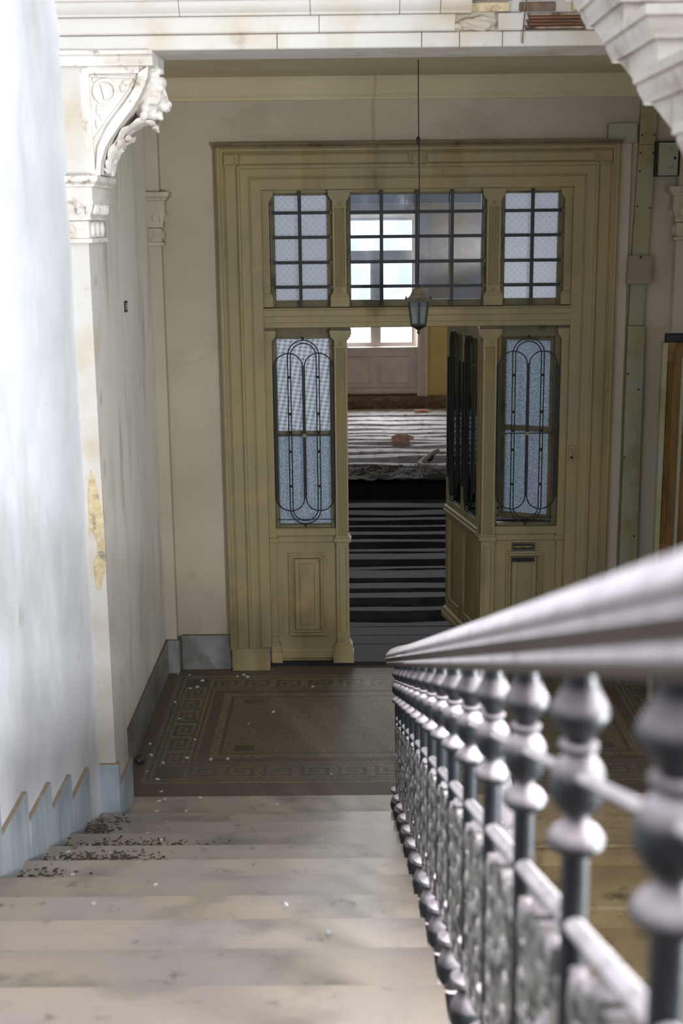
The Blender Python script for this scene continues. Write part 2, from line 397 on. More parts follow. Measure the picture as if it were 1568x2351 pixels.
def wmat(o):
    mtx = Matrix.Translation(o.location)
    return wmat(o.parent) @ o.matrix_parent_inverse @ mtx if o.parent else mtx
def attach(o, parent):
    """geometry written in world coordinates stays where it is"""
    o.parent = parent
    o.matrix_parent_inverse = wmat(parent).inverted()
def tag(o, label=None, cat=None, group=None, kind=None):
    if label: o['label'] = label
    if cat: o['category'] = cat
    if group: o['group'] = group
    if kind: o['kind'] = kind
    return o
def empty(name, loc=(0, 0, 0)):
    e = bpy.data.objects.new(name, None); e.empty_display_size = 0.1; COL.objects.link(e); e.location = loc; return e
def struct(name, mb, mat, label=None, cat=None, **k):
    return tag(mb.build(name, mat, **k), label, cat, kind='structure')
def B(*a): return MB().box(*a)
def mesh_obj(name, me, parent, loc=None):
    o = bpy.data.objects.new(name, me); COL.objects.link(o); o.parent = parent
    if loc: o.location = loc
    return o

# ================================================================== SETTING
XL, XRW = -0.92, 2.72           # left wall and right wall of the stairwell
R, T, Y1 = 0.137, 0.39, 6.334   # rise, going, nosing of the lowest step
XE = 0.642                      # open end of the steps
struct('wall_landing_left', B(XL - 0.3, XL, 6.6, 9.3, -2.4, 4.4), 'wall_streak', 'streaked warm-tinted plaster wall at the left of the landing', 'wall')
struct('wall_left', MB().box(XL - 0.3, XL, -3.6, 6.6, -2.4, 7.6).box(XL - 0.3, XL, 6.6, 9.3, 4.4, 7.6), 'wall', 'tall stained white plaster wall beside the staircase', 'wall')
# right wall, pierced by two windows
rw = MB()
for y0, y1, z0, z1 in [(-3.6, 9.3, -2.4, 1.6), (-3.6, 0.85, 1.6, 2.75), (1.85, 9.3, 1.6, 2.75), (-3.6, 9.3, 2.75, 4.4), (-3.6, -0.8, 4.4, 6.7), (2.8, 9.3, 4.4, 6.7), (-3.6, 9.3, 6.7, 7.6)]:
    rw.box(XRW, XRW + 0.2, y0, y1, z0, z1)
struct('wall_right', rw, 'wall')
bw = MB()
for x0, x1, z0, z1 in [(XL, 1.3, -2.4, 7.6), (2.4, XRW, -2.4, 7.6), (1.3, 2.4, -2.4, 3.35), (1.3, 2.4, 5.75, 7.6)]:
    bw.box(x0, x1, -3.4, -3.2, z0, z1)
struct('wall_back', bw, 'wall')
struct('ceiling', MB().box(XL, XRW, -3.4, -1.1, 7.4, 7.6).box(XL, XRW, 4.3, 9.2, 7.4, 7.6).box(1.2, XRW, -1.1, 4.3, 7.4, 7.6), 'wall')  # gap left above the stairs for the added overhead fill
# wall with the door, opening left free
OX0, OX1, OZ = -0.20, 2.00, 3.44
dw = MB()
dw.box(XL, OX0, 9.0, 9.25, -0.2, 4.4); dw.box(OX1, XRW, 9.0, 9.25, -0.2, 4.4); dw.box(OX0, OX1, 9.0, 9.25, OZ, 4.4); dw.box(XL, XRW, 9.0, 9.25, 4.4, 7.4)
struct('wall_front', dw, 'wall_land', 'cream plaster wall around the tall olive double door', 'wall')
struct('ceiling_landing', B(XL, XRW, 6.77, 9.0, 4.13, 4.40), 'ceiling', 'olive cream ceiling above the mosaic landing', 'ceiling')
# cornice strips on the door wall and left wall under the landing ceiling
cn = MB().prism([(9.0, 3.985), (8.975, 3.985), (8.975, 4.0), (8.955, 4.02), (8.955, 4.105), (8.93, 4.13), (9.0, 4.13)], 'x', XL, XRW)
struct('trim_1', cn, 'ceiling', 'flat cornice band under the landing ceiling above the door', 'cornice')
# half landing under the camera and floor below the lower flight
struct('floor_half_landing', B(XL, XRW, -3.2, 0.85, 1.85, 2.055), 'step')
struct('floor_lower', B(XL, XRW, -3.2, 9.0, -2.4, -2.25), 'step_brown')

# landing floor with mosaic bands
fl = tag(B(XL, XRW, 6.815, 9.12, -0.12, -0.004).build('floor', 'mos_brown'), 'dusty mosaic floor of the landing with key border', 'floor', kind='structure')
FX0, FX1, FY0, FY1 = -0.38, 2.12, 7.43, 8.385
def ring(a, b, mat, name, top=0.0):
    x0, x1, y0, y1 = FX0 - a, FX1 + a, FY0 - a, FY1 + a
    X0, X1, Y0, Y1_ = FX0 - b, FX1 + b, FY0 - b, FY1 + b
    mb = MB()
    mb.box(X0, X1, Y0, y0, -0.004, top); mb.box(X0, X1, y1, Y1_, -0.004, top)
    mb.box(X0, x0, y0, y1, -0.004, top); mb.box(x1, X1, y0, y1, -0.004, top)
    return mb.build(name, mat, fl)
MB().box(FX0, FX1, FY0, FY1, -0.004, 0.0).build('mosaic_field', 'mos_field', fl)
for a, b, mt in [(0, .022, 'mos_dark'), (.022, .075, 'mos_beige'), (.075, .145, 'mos_red'), (.145, .165, 'mos_beige'), (.165, .180, 'mos_dark'), (.180, .200, 'mos_beige'),
                 (.200, .375, 'mos_dark'), (.375, .395, 'mos_beige'), (.395, .410, 'mos_dark'), (.410, .440, 'mos_beige')]:
    ring(a, b, mt, 'mosaic_band')
ob = MB()
ob.box(XL, FX0 - .44, 6.815, 9.12, -.004, 0); ob.box(FX1 + .44, XRW, 6.815, 9.12, -.004, 0)
ob.box(FX0 - .44, FX1 + .44, 6.815, FY0 - .44, -.004, 0); ob.box(FX0 - .44, FX1 + .44, FY1 + .44, 9.12, -.004, 0)
ob.build('mosaic_border', 'mos_brown', fl)
# key pattern laid as beige strips on the dark band
key = MB()
KEYMAP = ['#########', '#.......#', '#.#####.#', '#.#...#.#', '#.#.###.#', '#.#.....#', '#.#######']
def keyrun(p0, d, nrm, L, cells):
    nc = len(KEYMAP[0]); c = L / (cells * nc); h = .155 / 7
    for i in range(cells):
        for r_, row in enumerate(KEYMAP):
            q = 0
            while q < nc:
                if row[q] == '#':
                    e = q
                    while e < nc and row[e] == '#': e += 1
                    a = p0 + d * ((i * nc + q) * c) + nrm * (.01 + (6 - r_) * h); b = p0 + d * ((i * nc + e) * c) + nrm * (.01 + (7 - r_) * h)
                    key.box(min(a.x, b.x), max(a.x, b.x), min(a.y, b.y), max(a.y, b.y), 0.0, 0.0006)
                    q = e
                else: q += 1
k0 = 0.2
LX, LY = FX1 - FX0 + 2 * k0, FY1 - FY0 + 2 * k0
keyrun(Vector((FX0 - k0, FY0 - k0, 0)), Vector((1, 0, 0)), Vector((0, -1, 0)), LX, 13)
keyrun(Vector((FX0 - k0, FY1 + k0, 0)), Vector((1, 0, 0)), Vector((0, 1, 0)), LX, 13)
keyrun(Vector((FX0 - k0, FY0 - k0, 0)), Vector((0, 1, 0)), Vector((-1, 0, 0)), LY, 6)
keyrun(Vector((FX1 + k0, FY0 - k0, 0)), Vector((0, 1, 0)), Vector((1, 0, 0)), LY, 6)
key.build('key_pattern', 'mos_beige', fl)
cs = MB()
for cx in (FX0 + .07, FX1 - .20):
    for cy in (FY0 + .03, FY1 - .12):
        cs.box(cx, cx + .13, cy, cy + .09, 0, .0006)
cs.build('corner_square', 'mos_dark', fl)
# pale stone strip between the mosaic and the steps
st = tag(B(XL, 0.87, 6.29, 6.815, -0.137, 0.0).build('floor_edge', 'step'), 'pale stone strip at the foot of the staircase', 'floor', kind='structure')
st2 = tag(MB().prism([(6.815, -.137), (6.23, -.137), (6.23, -.062), (6.215, -.055), (6.215, -.034), (6.2, -.030), (6.195, -.015), (6.2, 0), (6.815, 0)], 'x', 0.87, XRW).build('floor_edge', 'step_brown'),
          'brown stone strip at the head of the lower flight', 'floor', kind='structure')
# threshold and hall floor boards
tag(B(OX0, OX1, 9.02, 9.26, -0.1, 0.03).build('trim_threshold', 'plinth_board'), 'worn dark threshold under the tall double door', 'threshold', kind='structure')

# ------------------------------------------------------------------ staircase
stairs = tag(empty('staircase', (0, Y1, 0)), 'wide worn marble staircase descending to the mosaic landing', 'staircase')
for k in range(1, 16):
    yk, z = Y1 - T * (k - 1), R * k
    prof = [(yk - .03, z - R), (yk - .03, z - .045), (yk - .012, z - .040), (yk - .002, z - .030), (yk, z - .018), (yk - .003, z - .006), (yk - .012, z), (yk - T - .028, z), (yk - T - .028, z - R - .06), (yk - .1, z - R - .06)]
    MB().prism(prof, 'x', XL + .021, XE).build('step', 'step', stairs, smooth=40)
lower = tag(empty('lower_staircase', (1.9, 6.2, -0.137)), 'brown dusty stone flight descending below the landing', 'staircase')
for j in range(1, 12):
    y, z = 6.2 - T * j, -R * j
    prof = [(y + .03, z - R), (y + .03, z - .062), (y + .015, z - .055), (y + .015, z - .034), (y, z - .030), (y - .005, z - .015), (y, z), (y + T + .03, z), (y + T + .03, z - R - .05), (y + .1, z - R - .05)]
    MB().prism(prof, 'x', 1.10, XRW - .021).build('step', 'step_brown', lower, smooth=40)
upper = tag(empty('upper_staircase', (1.9, 3.0, 3.4)), 'white stone flight overhead with moulded step ends', 'staircase')
# each upper step: block with sloping soffit and a moulded nosing that returns along its open end
for j in range(-12, 9):
    yf, zt = 3.03 + T * j, 3.645 + R * j
    def soff(y): return 3.42 + (y - 3.03) * R / T
    MB().prism([(yf + .02, soff(yf + .02)), (yf + .02, zt - .01), (yf + T + .02, zt - .01), (yf + T + .02, soff(yf + T + .02))], 'x', 1.125, XRW - .021).build('step', 'stone_upper', upper)
    nos = [(0.0, zt), (0.0, zt - .022), (.010, zt - .026), (.010, zt - .034), (.018, zt - .050), (.026, zt - .062), (.026, zt - .068), (.05, zt - .068), (.05, zt)]
    mb = MB()
    # along the end (direction Y) and along the front (direction X), mitred at the corner
    v = []
    for w, zz in nos:
        v += [(1.085 + w, yf + T + .085, zz), (1.085 + w, yf - .02 + w, zz), (XRW - .021, yf - .02 + w, zz)]
    n = len(nos); f = []
    for q in range(n):
        q2 = (q + 1) % n
        for i in range(2): f.append((q * 3 + i, q * 3 + i + 1, q2 * 3 + i + 1, q2 * 3 + i))
    f.append(tuple(q * 3 for q in range(n))); f.append(tuple(q * 3 + 2 for q in reversed(range(n))))
    mb.add(v, f)
    mb.box(1.135, XRW - .021, yf + .03, yf + T + .08, zt - .03, zt)
    mb.build('nosing', 'stone_upper', upper, smooth=35)

# stepped marble baseboard up the left wall
bl = tag(empty('baseboard_left', (XL, 6, 0)), 'blue grey marble baseboard stepping up the left wall', 'baseboard', kind='structure')
for k in range(2, 16):
    yk, z = Y1 - T * (k - 1), R * k
    MB().prism([(yk + .09, z - R * 1.0), (yk + .09, z + .255), (yk + .09 - T, z + .255), (yk + .09 - T, z - R)], 'x', XL, XL + .022).build('slab', 'grey_marble', bl, bevel=.002)
B(XL, XL + .018, 6.77, 8.0, 0, .25).build('slab', 'grey_marble_dark', bl, bevel=.002)
B(XL, XL + .018, 8.002, 8.92, 0, .25).build('slab', 'grey_marble_dark', bl, bevel=.002)
bf = tag(empty('baseboard_front', (-.6, 8.96, 0)), 'dirty grey marble baseboard beside the door frame', 'baseboard', kind='structure')
B(-.81, -.46, 8.965, 9.0, 0, .26).build('slab', 'grey_marble_dark', bf, bevel=.002)
B(2.24, 2.62, 8.965, 9.0, 0, .26).build('slab', 'grey_marble_dark', bf, bevel=.002)

# ------------------------------------------------------------------ beam with cornice, broken at one end
beam = tag(empty('trim_beam', (0.9, 6.4, 4.0)), 'cream stone beam with crumbling cornice above the landing', 'beam', kind='structure')
B(XL, XRW, 6.43, 6.77, 3.985, 4.60).build('core', 'stone_trim', beam)
def band(x0, x1, kind, name='cornice_stone', mat='stone_trim'):
    if kind == 'low': p = [(6.43, 3.985), (6.405, 3.985), (6.40, 3.99), (6.40, 4.048), (6.406, 4.054), (6.43, 4.054)]
    elif kind == 'mid': p = [(6.43, 4.056), (6.395, 4.056), (6.388, 4.062), (6.388, 4.130), (6.43, 4.130)]
    else: p = [(6.43, 4.132), (6.375, 4.132), (6.370, 4.136), (6.370, 4.142), (6.360, 4.150), (6.345, 4.165), (6.338, 4.182), (6.338, 4.192), (6.325, 4.195), (6.318, 4.21), (6.29, 4.235), (6.28, 4.27), (6.43, 4.27)]
    MB().prism(p, 'x', x0, x1).build(name, mat, beam, smooth=30)
for a, b in [(XL, .1), (.104, .78), (.784, .958), (.962, 1.16), (1.164, XRW)]: band(a, b, 'low')
for a, b in [(XL, .30), (.303, .937), (1.14, 1.254)]: band(a, b, 'mid')
for a, b in [(XL, -.35), (-.347, .26), (.263, .676), (.679, .866), (.869, 1.012)]: band(a, b, 'top')
rng = random.Random(3)
def lump(name, c, r, mat, parent, seed, amp=.35, nu=12, nv=8):
    mb = MB().ell((0, 0, 0), (1, 1, 1), nu, nv)
    out = []
    for p in mb.v:
        q = Vector(p); d = 1 + amp * mnoise.noise(q * 1.7 + Vector((seed * 3.1, seed, 0)))
        out.append((c[0] + q.x * r[0] * d, c[1] + q.y * r[1] * d, c[2] + q.z * r[2] * d))
    mb.v = out
    return mb.build(name, mat, parent)
lump('broken_stone', (1.05, 6.42, 4.09), (.085, .03, .034), 'stone_trim', beam, 2)
lump('broken_stone', (.945, 6.42, 4.075), (.03, .03, .02), 'stone_trim', beam, 5)
# exposed masonry behind the fallen cornice
for i in range(4):
    for j in range(2 + (i > 0)):
        x0 = 1.02 + i * .23 + rng.uniform(-.02, .02)
        B(x0, x0 + rng.uniform(.16, .21), 6.405 + rng.uniform(0, .015), 6.43, 4.142 + j * .05, 4.142 + j * .05 + .042).build('exposed_brick', rng.choice(['stone_break', 'brick_old', 'raw_plaster']), beam, bevel=.006)
for i in range(5):
    z = 4.062 + i * .015
    x0 = 1.262 + rng.uniform(0, .03)
    B(x0, x0 + rng.uniform(.3, .5), 6.395 + rng.uniform(0, .02), 6.43, z, z + .010).build('lath', rng.choice(['lath', 'lath', 'stone_break']), beam)
MB().tube([(1.27, 6.385, 4.2), (1.262, 6.383, 4.12), (1.256, 6.383, 4.05), (1.254, 6.384, 3.995)], .003, 6).build('crack_wire', 'lath', beam)
# upper storey floor edge above the beam
struct('floor_upper', B(XL, XRW, 6.43, 9.0, 4.60, 4.75), 'ceiling')

# ================================================================== PILASTER WITH LION BRACKET
pil = tag(empty('bracket_pilaster', (-.88, 6.55, 0)), 'cream pilaster with carved capital and lion bracket carrying the beam', 'pilaster', kind='structure')
PX = -.835
sh = MB().box(XL - .02, PX, 6.40, 6.77, .25, 3.985); sh.build('shaft', 'stone_trim', pil, bevel=.004)
B(XL - .02, PX + .018, 6.375, 6.425, 0, .39).build('plinth', 'grey_marble', pil, bevel=.003)
B(XL - .02, PX + .018, 6.427, 6.79, 0, .25).build('plinth', 'grey_marble', pil, bevel=.003)
pp = [(-.884,1.977),(-.865,1.933),(-.850,1.845),(-.837,1.756),(-.837,1.667),(-.837,1.532),(-.838,1.441),(-.856,1.396),(-.862,1.350),(-.885,1.346),(-.892,1.396),(-.895,1.487),(-.868,1.555),(-.874,1.622),(-.905,1.676),(-.906,1.757),(-.905,1.845),(-.895,1.933)]
MB().prism(pp, 'y', 6.3975, 6.401).build('exposed_plaster', 'raw_plaster', pil)
MB().prism([(6.402, 1.95), (6.43, 1.80), (6.42, 1.60), (6.44, 1.5), (6.402, 1.42)], 'x', PX - .001, PX + .002).build('exposed_plaster', 'raw_plaster', pil)
def capital(prefix, parent, x0, x1, y0, y1, z0, mat, scale=1.0, mirror=False):
    """stepped capital: astragal, scrolled neck, bead, egg row, cavetto block, abacus. x0 is the wall side"""
    s = -1 if mirror else 1
    def slab(g, za, zb, name):
        xa, xb = sorted((x0, x1 + s * g))
        return B(xa, xb, y0 - g, y1 + g, z0 + za * scale, z0 + zb * scale).build(name, mat, parent, bevel=.003)
    slab(.022, 0, .022, 'astragal'); slab(.008, .022, .105, 'neck'); slab(.020, .108, .124, 'bead_band')
    # cavetto with eggs
    def rings(pairs, name):
        mb = MB(); v = []; f = []
        for g, z in pairs:
            xa, xb = sorted((x0, x1 + s * g))
            v += [(xa, y0 - g, z0 + z * scale), (xb, y0 - g, z0 + z * scale), (xb, y1 + g, z0 + z * scale), (xa, y1 + g, z0 + z * scale)]
        for q in range(len(pairs) - 1):
            for i in range(4):
                j = (i + 1) % 4; f.append((q * 4 + i, q * 4 + j, q * 4 + 4 + j, q * 4 + 4 + i))
        f += [(3, 2, 1, 0), tuple(range(len(v) - 4, len(v)))]
        return mb.add(v, f).build(name, mat, parent)
    rings([(.016, .124), (.022, .14), (.034, .165), (.040, .19), (.040, .2)], 'echinus')
    rings([(.036, .2), (.036, .262), (.048, .266), (.05, .276), (.068, .29), (.072, .315), (0, .316)], 'abacus')
    # eggs on the front and along the side
    n = max(1, int(abs(x1 - x0) / .075))
    for i in range(n):
        cx = x1 - s * (.035 + i * .075)
        MB().ell((cx, y0 - .030, z0 + .165 * scale), (.019, .016, .029), 10, 7).build('egg', mat, parent, smooth=60)
        cx2 = x1 - s * (-.004 + i * .075)
        MB().ell((cx2, y0 - .030, z0 + .162 * scale), (.005, .012, .028), 8, 6).build('dart', mat, parent, smooth=60)
    m_ = int((y1 - y0) / .045)
    for i in range(m_):
        cy = y0 + (i + .5) * (y1 - y0) / m_
        MB().ell((x1 + s * .030, cy, z0 + .162 * scale), (.015, .014, .030), 8, 6).build('egg', mat, parent, smooth=60)
    # scroll on the front, balusters of the volute along the side
    cx = x1 - s * abs(x1 - x0) * .78
    MB().lathe([(.036, 0), (.036, .008), (.028, .010), (.026, .004), (.016, .004), (.014, .011), (.0, .012)], (cx, y0 - .008, z0 + .064 * scale), 20, 'y').build('volute', mat, parent, smooth=40)
    m_ = max(2, int((y1 - y0) / .11))
    for i in range(m_):
        cy = y0 + (i + .5) * (y1 - y0) / m_
        MB().ell((x1 + s * .012, cy, z0 + .064 * scale), (.014, .030, .038), 10, 8).build('scroll_side', mat, parent, smooth=60)
capital('', pil, XL - .02, PX, 6.40, 6.77, 3.10, 'carved')
# abacus moulding over pilaster and bracket
for x0, x1, yy in [(XL, -.80, 6.365), (-.80, -.486, 6.372)]:
    MB().prism([(yy + .03, 3.915), (yy + .014, 3.918), (yy + .012, 3.93), (yy + .004, 3.94), (yy, 3.955), (yy + .006, 3.962), (yy - .008, 3.966), (yy - .008, 3.984), (6.78, 3.984), (6.78, 3.915)], 'x', x0, x1).build('bracket_moulding', 'carved', pil, smooth=35)
# the bracket: S-curved console
out = [(-.509, 3.918), (-.516, 3.87), (-.534, 3.821), (-.562, 3.772), (-.601, 3.718), (-.640, 3.672), (-.678, 3.624), (-.708, 3.585), (-.735, 3.540), (-.754, 3.485), (-.763, 3.423)]
def console(y0, y1, d=0.0):
    return MB().prism([(PX, 3.418), (PX, 3.918)] + [(x - d, z) for x, z in out], 'y', y0, y1)
console(6.425, 6.745).build('bracket', 'carved', pil, smooth=30)
# raised rim following the curve, with a sunk panel of relief between
rim_out = out
rim_in = [(-.560, 3.885), (-.563, 3.86), (-.578, 3.825), (-.602, 3.785), (-.640, 3.735), (-.680, 3.690), (-.715, 3.645), (-.742, 3.600), (-.768, 3.550), (-.775, 3.50), (-.785, 3.43)]
def quadband(a, b, y0, y1):
    mb = MB()
    for (p, q, r_, s_) in zip(a[:-1], a[1:], b[1:], b[:-1]): mb.prism([p, q, r_, s_], 'y', y0, y1)
    return mb
quadband(rim_out, rim_in, 6.405, 6.427).build('bracket_rim', 'carved', pil)
B(PX, -.556, 6.405, 6.427, 3.885, 3.917).build('bracket_rim', 'carved', pil)
MB().prism([(PX, 3.42), (PX, 3.885), (-.795, 3.885), (-.79, 3.6), (-.786, 3.43)], 'y', 6.405, 6.427).build('bracket_rim', 'carved', pil)
inn = [(-.578, 3.868), (-.584, 3.845), (-.602, 3.812), (-.655, 3.745), (-.72, 3.668), (-.772, 3.60)]
MB().sweep([(x, 6.421, z) for x, z in [(-.788, 3.875)] + inn + [(-.788, 3.58)]], [(-.004, -.006), (.004, -.006), (.004, .006), (-.004, .006)], up=(0, 1, 0)).build('panel_bead', 'carved', pil)
rc = (-.722, 3.805)
MB().sweep([(rc[0] + .052 * math.cos(a), 6.420, rc[1] + .052 * math.sin(a)) for a in [2 * PI * i / 24 for i in range(24)]], [(-.007, -.007), (.007, -.007), (.007, .007), (-.007, .007)], up=(0, 1, 0), closed=True).build('relief_roundel', 'carved', pil)
MB().prism([(rc[0] - .02, rc[1] + .03), (rc[0] + .035, rc[1] + .01), (rc[0] + .03, rc[1] - .015), (rc[0] - .005, rc[1] - .04), (rc[0] - .012, rc[1] - .005)], 'y', 6.412, 6.426).build('relief_shield', 'carved', pil, bevel=.003)
for i, (cx, cz, rx, rz) in enumerate([(-.62, 3.845, .025, .014), (-.64, 3.82, .016, .02), (-.76, 3.72, .012, .028), (-.735, 3.73, .02, .010), (-.768, 3.66, .010, .026), (-.745, 3.69, .012, .02), (-.775, 3.86, .01, .012)]):
    MB().ell((cx, 6.424, cz), (rx, .010, rz), 8, 6).build('relief_leaf', 'carved', pil, smooth=60)
# carved pieces fused by voxel remeshing
def fused(mb, name, mat, parent, voxel=.007, smooth=4):
    me = mb.mesh(name + '_src', mat)
    o = bpy.data.objects.new(name + '_src', me); COL.objects.link(o)
    md = o.modifiers.new('r', 'REMESH'); md.mode = 'VOXEL'; md.voxel_size = voxel
    sm = o.modifiers.new('s', 'SMOOTH'); sm.iterations = smooth; sm.factor = .5
    dg = bpy.context.evaluated_depsgraph_get()
    new = bpy.data.meshes.new_from_object(o.evaluated_get(dg)); new.name = name
    bpy.data.objects.remove(o)
    new.polygons.foreach_set('use_smooth', [True] * len(new.polygons))
    new.materials.clear(); new.materials.append(M[mat])
    r = bpy.data.objects.new(name, new); COL.objects.link(r)
    if parent is not None: attach(r, parent)
    return r
yc = 6.585
ln = MB()
def rotY(a): return Matrix.Rotation(a, 3, 'Y')
ln.ell((-.560, yc, 3.800), (.070, .085, .120))                          # mass behind the face
ln.ell((-.525, yc, 3.830), (.062, .082, .082))                          # skull
ln.ell((-.478, yc, 3.858), (.030, .058, .030), rot=rotY(.4))            # brow
ln.ell((-.474, yc, 3.800), (.026, .026, .062), rot=rotY(-.30))          # bridge of the nose
ln.ell((-.446, yc, 3.756), (.020, .030, .018))                          # nose
ln.ell((-.482, yc, 3.760), (.044, .050, .030), rot=rotY(.25))           # upper jaw
for s in (-1, 1):
    ln.ell((-.462, yc + s * .026, 3.742), (.026, .024, .022))           # lip
    ln.ell((-.505, yc + s * .062, 3.785), (.036, .026, .040))           # cheek
    ln.ell((-.470, yc + s * .040, 3.826), (.012, .015, .009))           # eye
    ln.ell((-.474, yc + s * .042, 3.848), (.016, .026, .010))           # eyebrow
    ln.ell((-.540, yc + s * .088, 3.880), (.020, .016, .022))           # ear
    for a in range(7):                                                  # mane locks curling round the cheek
        t = a / 6
        ln.ell((-.556 + .020 * math.sin(t * 3.1), yc + s * (.078 + .012 * math.sin(t * 9)), 3.900 - .200 * t), (.022, .018, .026), rot=rotY(.6 * (-1) ** a))
ln.ell((-.508, yc, 3.702), (.038, .038, .018), rot=rotY(-.35))          # lower jaw
ln.ell((-.486, yc, 3.692), (.016, .026, .012))                          # chin
ln.ell((-.540, yc, 3.722), (.030, .050, .032))                          # jaw joint
for a in range(6): ln.ell((-.505 + .016 * math.sin(a * 2.1), yc - .066 + a * .026, 3.912 + .012 * math.cos(a * 1.9)), (.026, .016, .020))
lion = fused(ln, 'lion_head', 'carved', pil, .0055, 3); lion['label'] = 'carved lion head with open mouth'
# acanthus leaves under the bracket
def leaf(pts, wid, curl):
    """lobed leaf following the curve of the bracket, edges rolled outwards"""
    mb = MB(); nu, nv = 30, 10; P = []
    for i in range(nu + 1):
        t = i / nu * (len(pts) - 1); k = min(int(t), len(pts) - 2); u = t - k
        x = pts[k][0] * (1 - u) + pts[k + 1][0] * u; z = pts[k][1] * (1 - u) + pts[k + 1][1] * u
        tx, tz = pts[k + 1][0] - pts[k][0], pts[k + 1][1] - pts[k][1]; L = math.hypot(tx, tz); nx, nz = tz / L, -tx / L
        T_ = i / nu
        w = wid * (math.sin(PI * min(1, .30 + T_ * .68)) ** .7) * (.72 + .28 * abs(math.sin(T_ * PI * 5)))
        for j in range(nv + 1):
            q = j / nv * 2 - 1
            d = .012 * (1 - abs(q)) ** .5 * 1.2 + curl * q * q * (.6 + .4 * math.sin(T_ * PI * 10)) + .006 * math.cos(q * PI * 3)
            P.append((x + nx * d, yc + q * w, z + nz * d, nx, nz))
    n1 = nv + 1
    v = [(a, b, c) for a, b, c, _, _ in P] + [(a - nx_ * .010, b, c - nz_ * .010) for a, b, c, nx_, nz_ in P]
    o = len(P); f = []
    for i in range(nu):
        for j in range(nv):
            a, b, c, d = i * n1 + j, i * n1 + j + 1, (i + 1) * n1 + j + 1, (i + 1) * n1 + j
            f += [(a, b, c, d), (d + o, c + o, b + o, a + o)]
    for i in range(nu):
        for j in (0, nv):
            a, b = i * n1 + j, (i + 1) * n1 + j; f.append((a, b, b + o, a + o))
    for j in range(nv):
        for i in (0, nu):
            a, b = i * n1 + j, i * n1 + j + 1; f.append((a, b, b + o, a + o))
    mb.add(v, f).build('acanthus_leaf', 'carved', pil, smooth=50)
leaf([(-.748, 3.46), (-.725, 3.525), (-.695, 3.580), (-.655, 3.628), (-.615, 3.660), (-.572, 3.678), (-.535, 3.676), (-.510, 3.660), (-.505, 3.640), (-.512, 3.630)], .120, .014)
leaf([(-.752, 3.43), (-.736, 3.49), (-.712, 3.540), (-.680, 3.578), (-.648, 3.598), (-.622, 3.600), (-.612, 3.592)], .115, .016)
leaf([(-.752, 3.425), (-.742, 3.47), (-.725, 3.515), (-.700, 3.548), (-.678, 3.556)], .105, .014)
B(PX + .002, -.764, 6.4035, 6.427, 3.4175, 3.445).build('bracket_rim', 'carved', pil)

# corner pilasters on the door wall
for nm, lab, x0, x1, mir in (('corner_pilaster', 'slim cream corner pilaster with scrolled capital beside the left wall', XL, -.837, False),
                             ('corner_pilaster', 'slim cream corner pilaster with scrolled capital behind the brown door', XRW, 2.645, True)):
    cp = tag(empty(nm, ((x0 + x1) / 2, 8.95, 0)), lab, 'pilaster', kind='structure')
    a, b = sorted((x0, x1))
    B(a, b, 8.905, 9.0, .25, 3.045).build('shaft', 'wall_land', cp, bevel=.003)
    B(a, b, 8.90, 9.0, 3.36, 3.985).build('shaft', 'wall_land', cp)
    B(a - (.015 if mir else 0), b + (0 if mir else .015), 8.885, 9.0, 0, .25).build('plinth', 'grey_marble_dark', cp, bevel=.003)
    capital('', cp, x0, x1, 8.905, 8.995, 3.045, 'carved_land', 1.12, mir)

# ================================================================== DOOR PORTAL
door = tag(empty('door_1', (.9, 9.0, 0)), 'tall olive painted double door portal with barred fanlights', 'door', kind='structure')
IX0, IX1, IZ = -.158, 1.958, 3.405
prof = [(0, -.09), (0, .028), (.006, .032), (.070, .034), (.074, .028), (.080, .030), (.084, .042), (.096, .048), (.118, .046), (.136, .052), (.142, .062), (.156, .062),
        (.160, .050), (.166, .046), (.172, .052), (.236, .052), (.242, .046), (.248, .050), (.252, .062), (.268, .062), (.272, .072), (.284, .076), (.296, .070), (.298, 0)]
MB().frame3(IX0, IX1, .167, IZ, prof, 9.0).build('architrave', 'olive', door, smooth=25)
capm = MB().prism([(9.0, 3.672), (8.935, 3.672), (8.925, 3.682), (8.915, 3.692), (8.905, 3.700), (8.905, 3.708), (9.0, 3.712)], 'x', -.462, 2.262); capm.build('head_moulding', 'olive_dark', door, smooth=30)
for a, b in ((-.442, -.168), (1.968, 2.242)):
    B(a, b, 8.925, 9.0, 0, .167).build('plinth_block', 'olive', door, bevel=.004)
for x in (-.404, 2.120):
    MB().frame4(x, x + .085, 3.560, 3.640, [(0, .045), (0, .060), (.006, .064), (.012, .060), (.016, .057)], 9.0, cap=True).build('corner_block', 'olive', door)
for x0, x1 in ((-.300, .845), (.955, 2.100)):
    MB().frame4(x0, x1, 3.562, 3.640, [(0, .052), (0, .060), (.005, .063), (.010, .058), (.013, .050)], 9.0).build('frieze_panel', 'olive', door)
MB().lathe([(.046, 0), (.046, .008), (.040, .012), (.034, .006), (.022, .008), (.012, .016), (0, .018)], (.90, 8.948, 3.600), 24, 'y').build('roundel', 'olive', door, smooth=35)
# transom rail
MB().prism([(9.10, 2.475), (8.995, 2.475), (8.985, 2.480), (8.985, 2.512), (8.978, 2.515), (8.978, 2.555), (8.970, 2.560), (8.970, 2.598), (8.960, 2.603), (8.960, 2.612), (9.10, 2.616)], 'x', IX0, IX1).build('transom_rail', 'olive', door, smooth=25)
B(IX0, IX1, 9.03, 9.10, 3.385, IZ + .03).build('head_rail', 'olive', door)

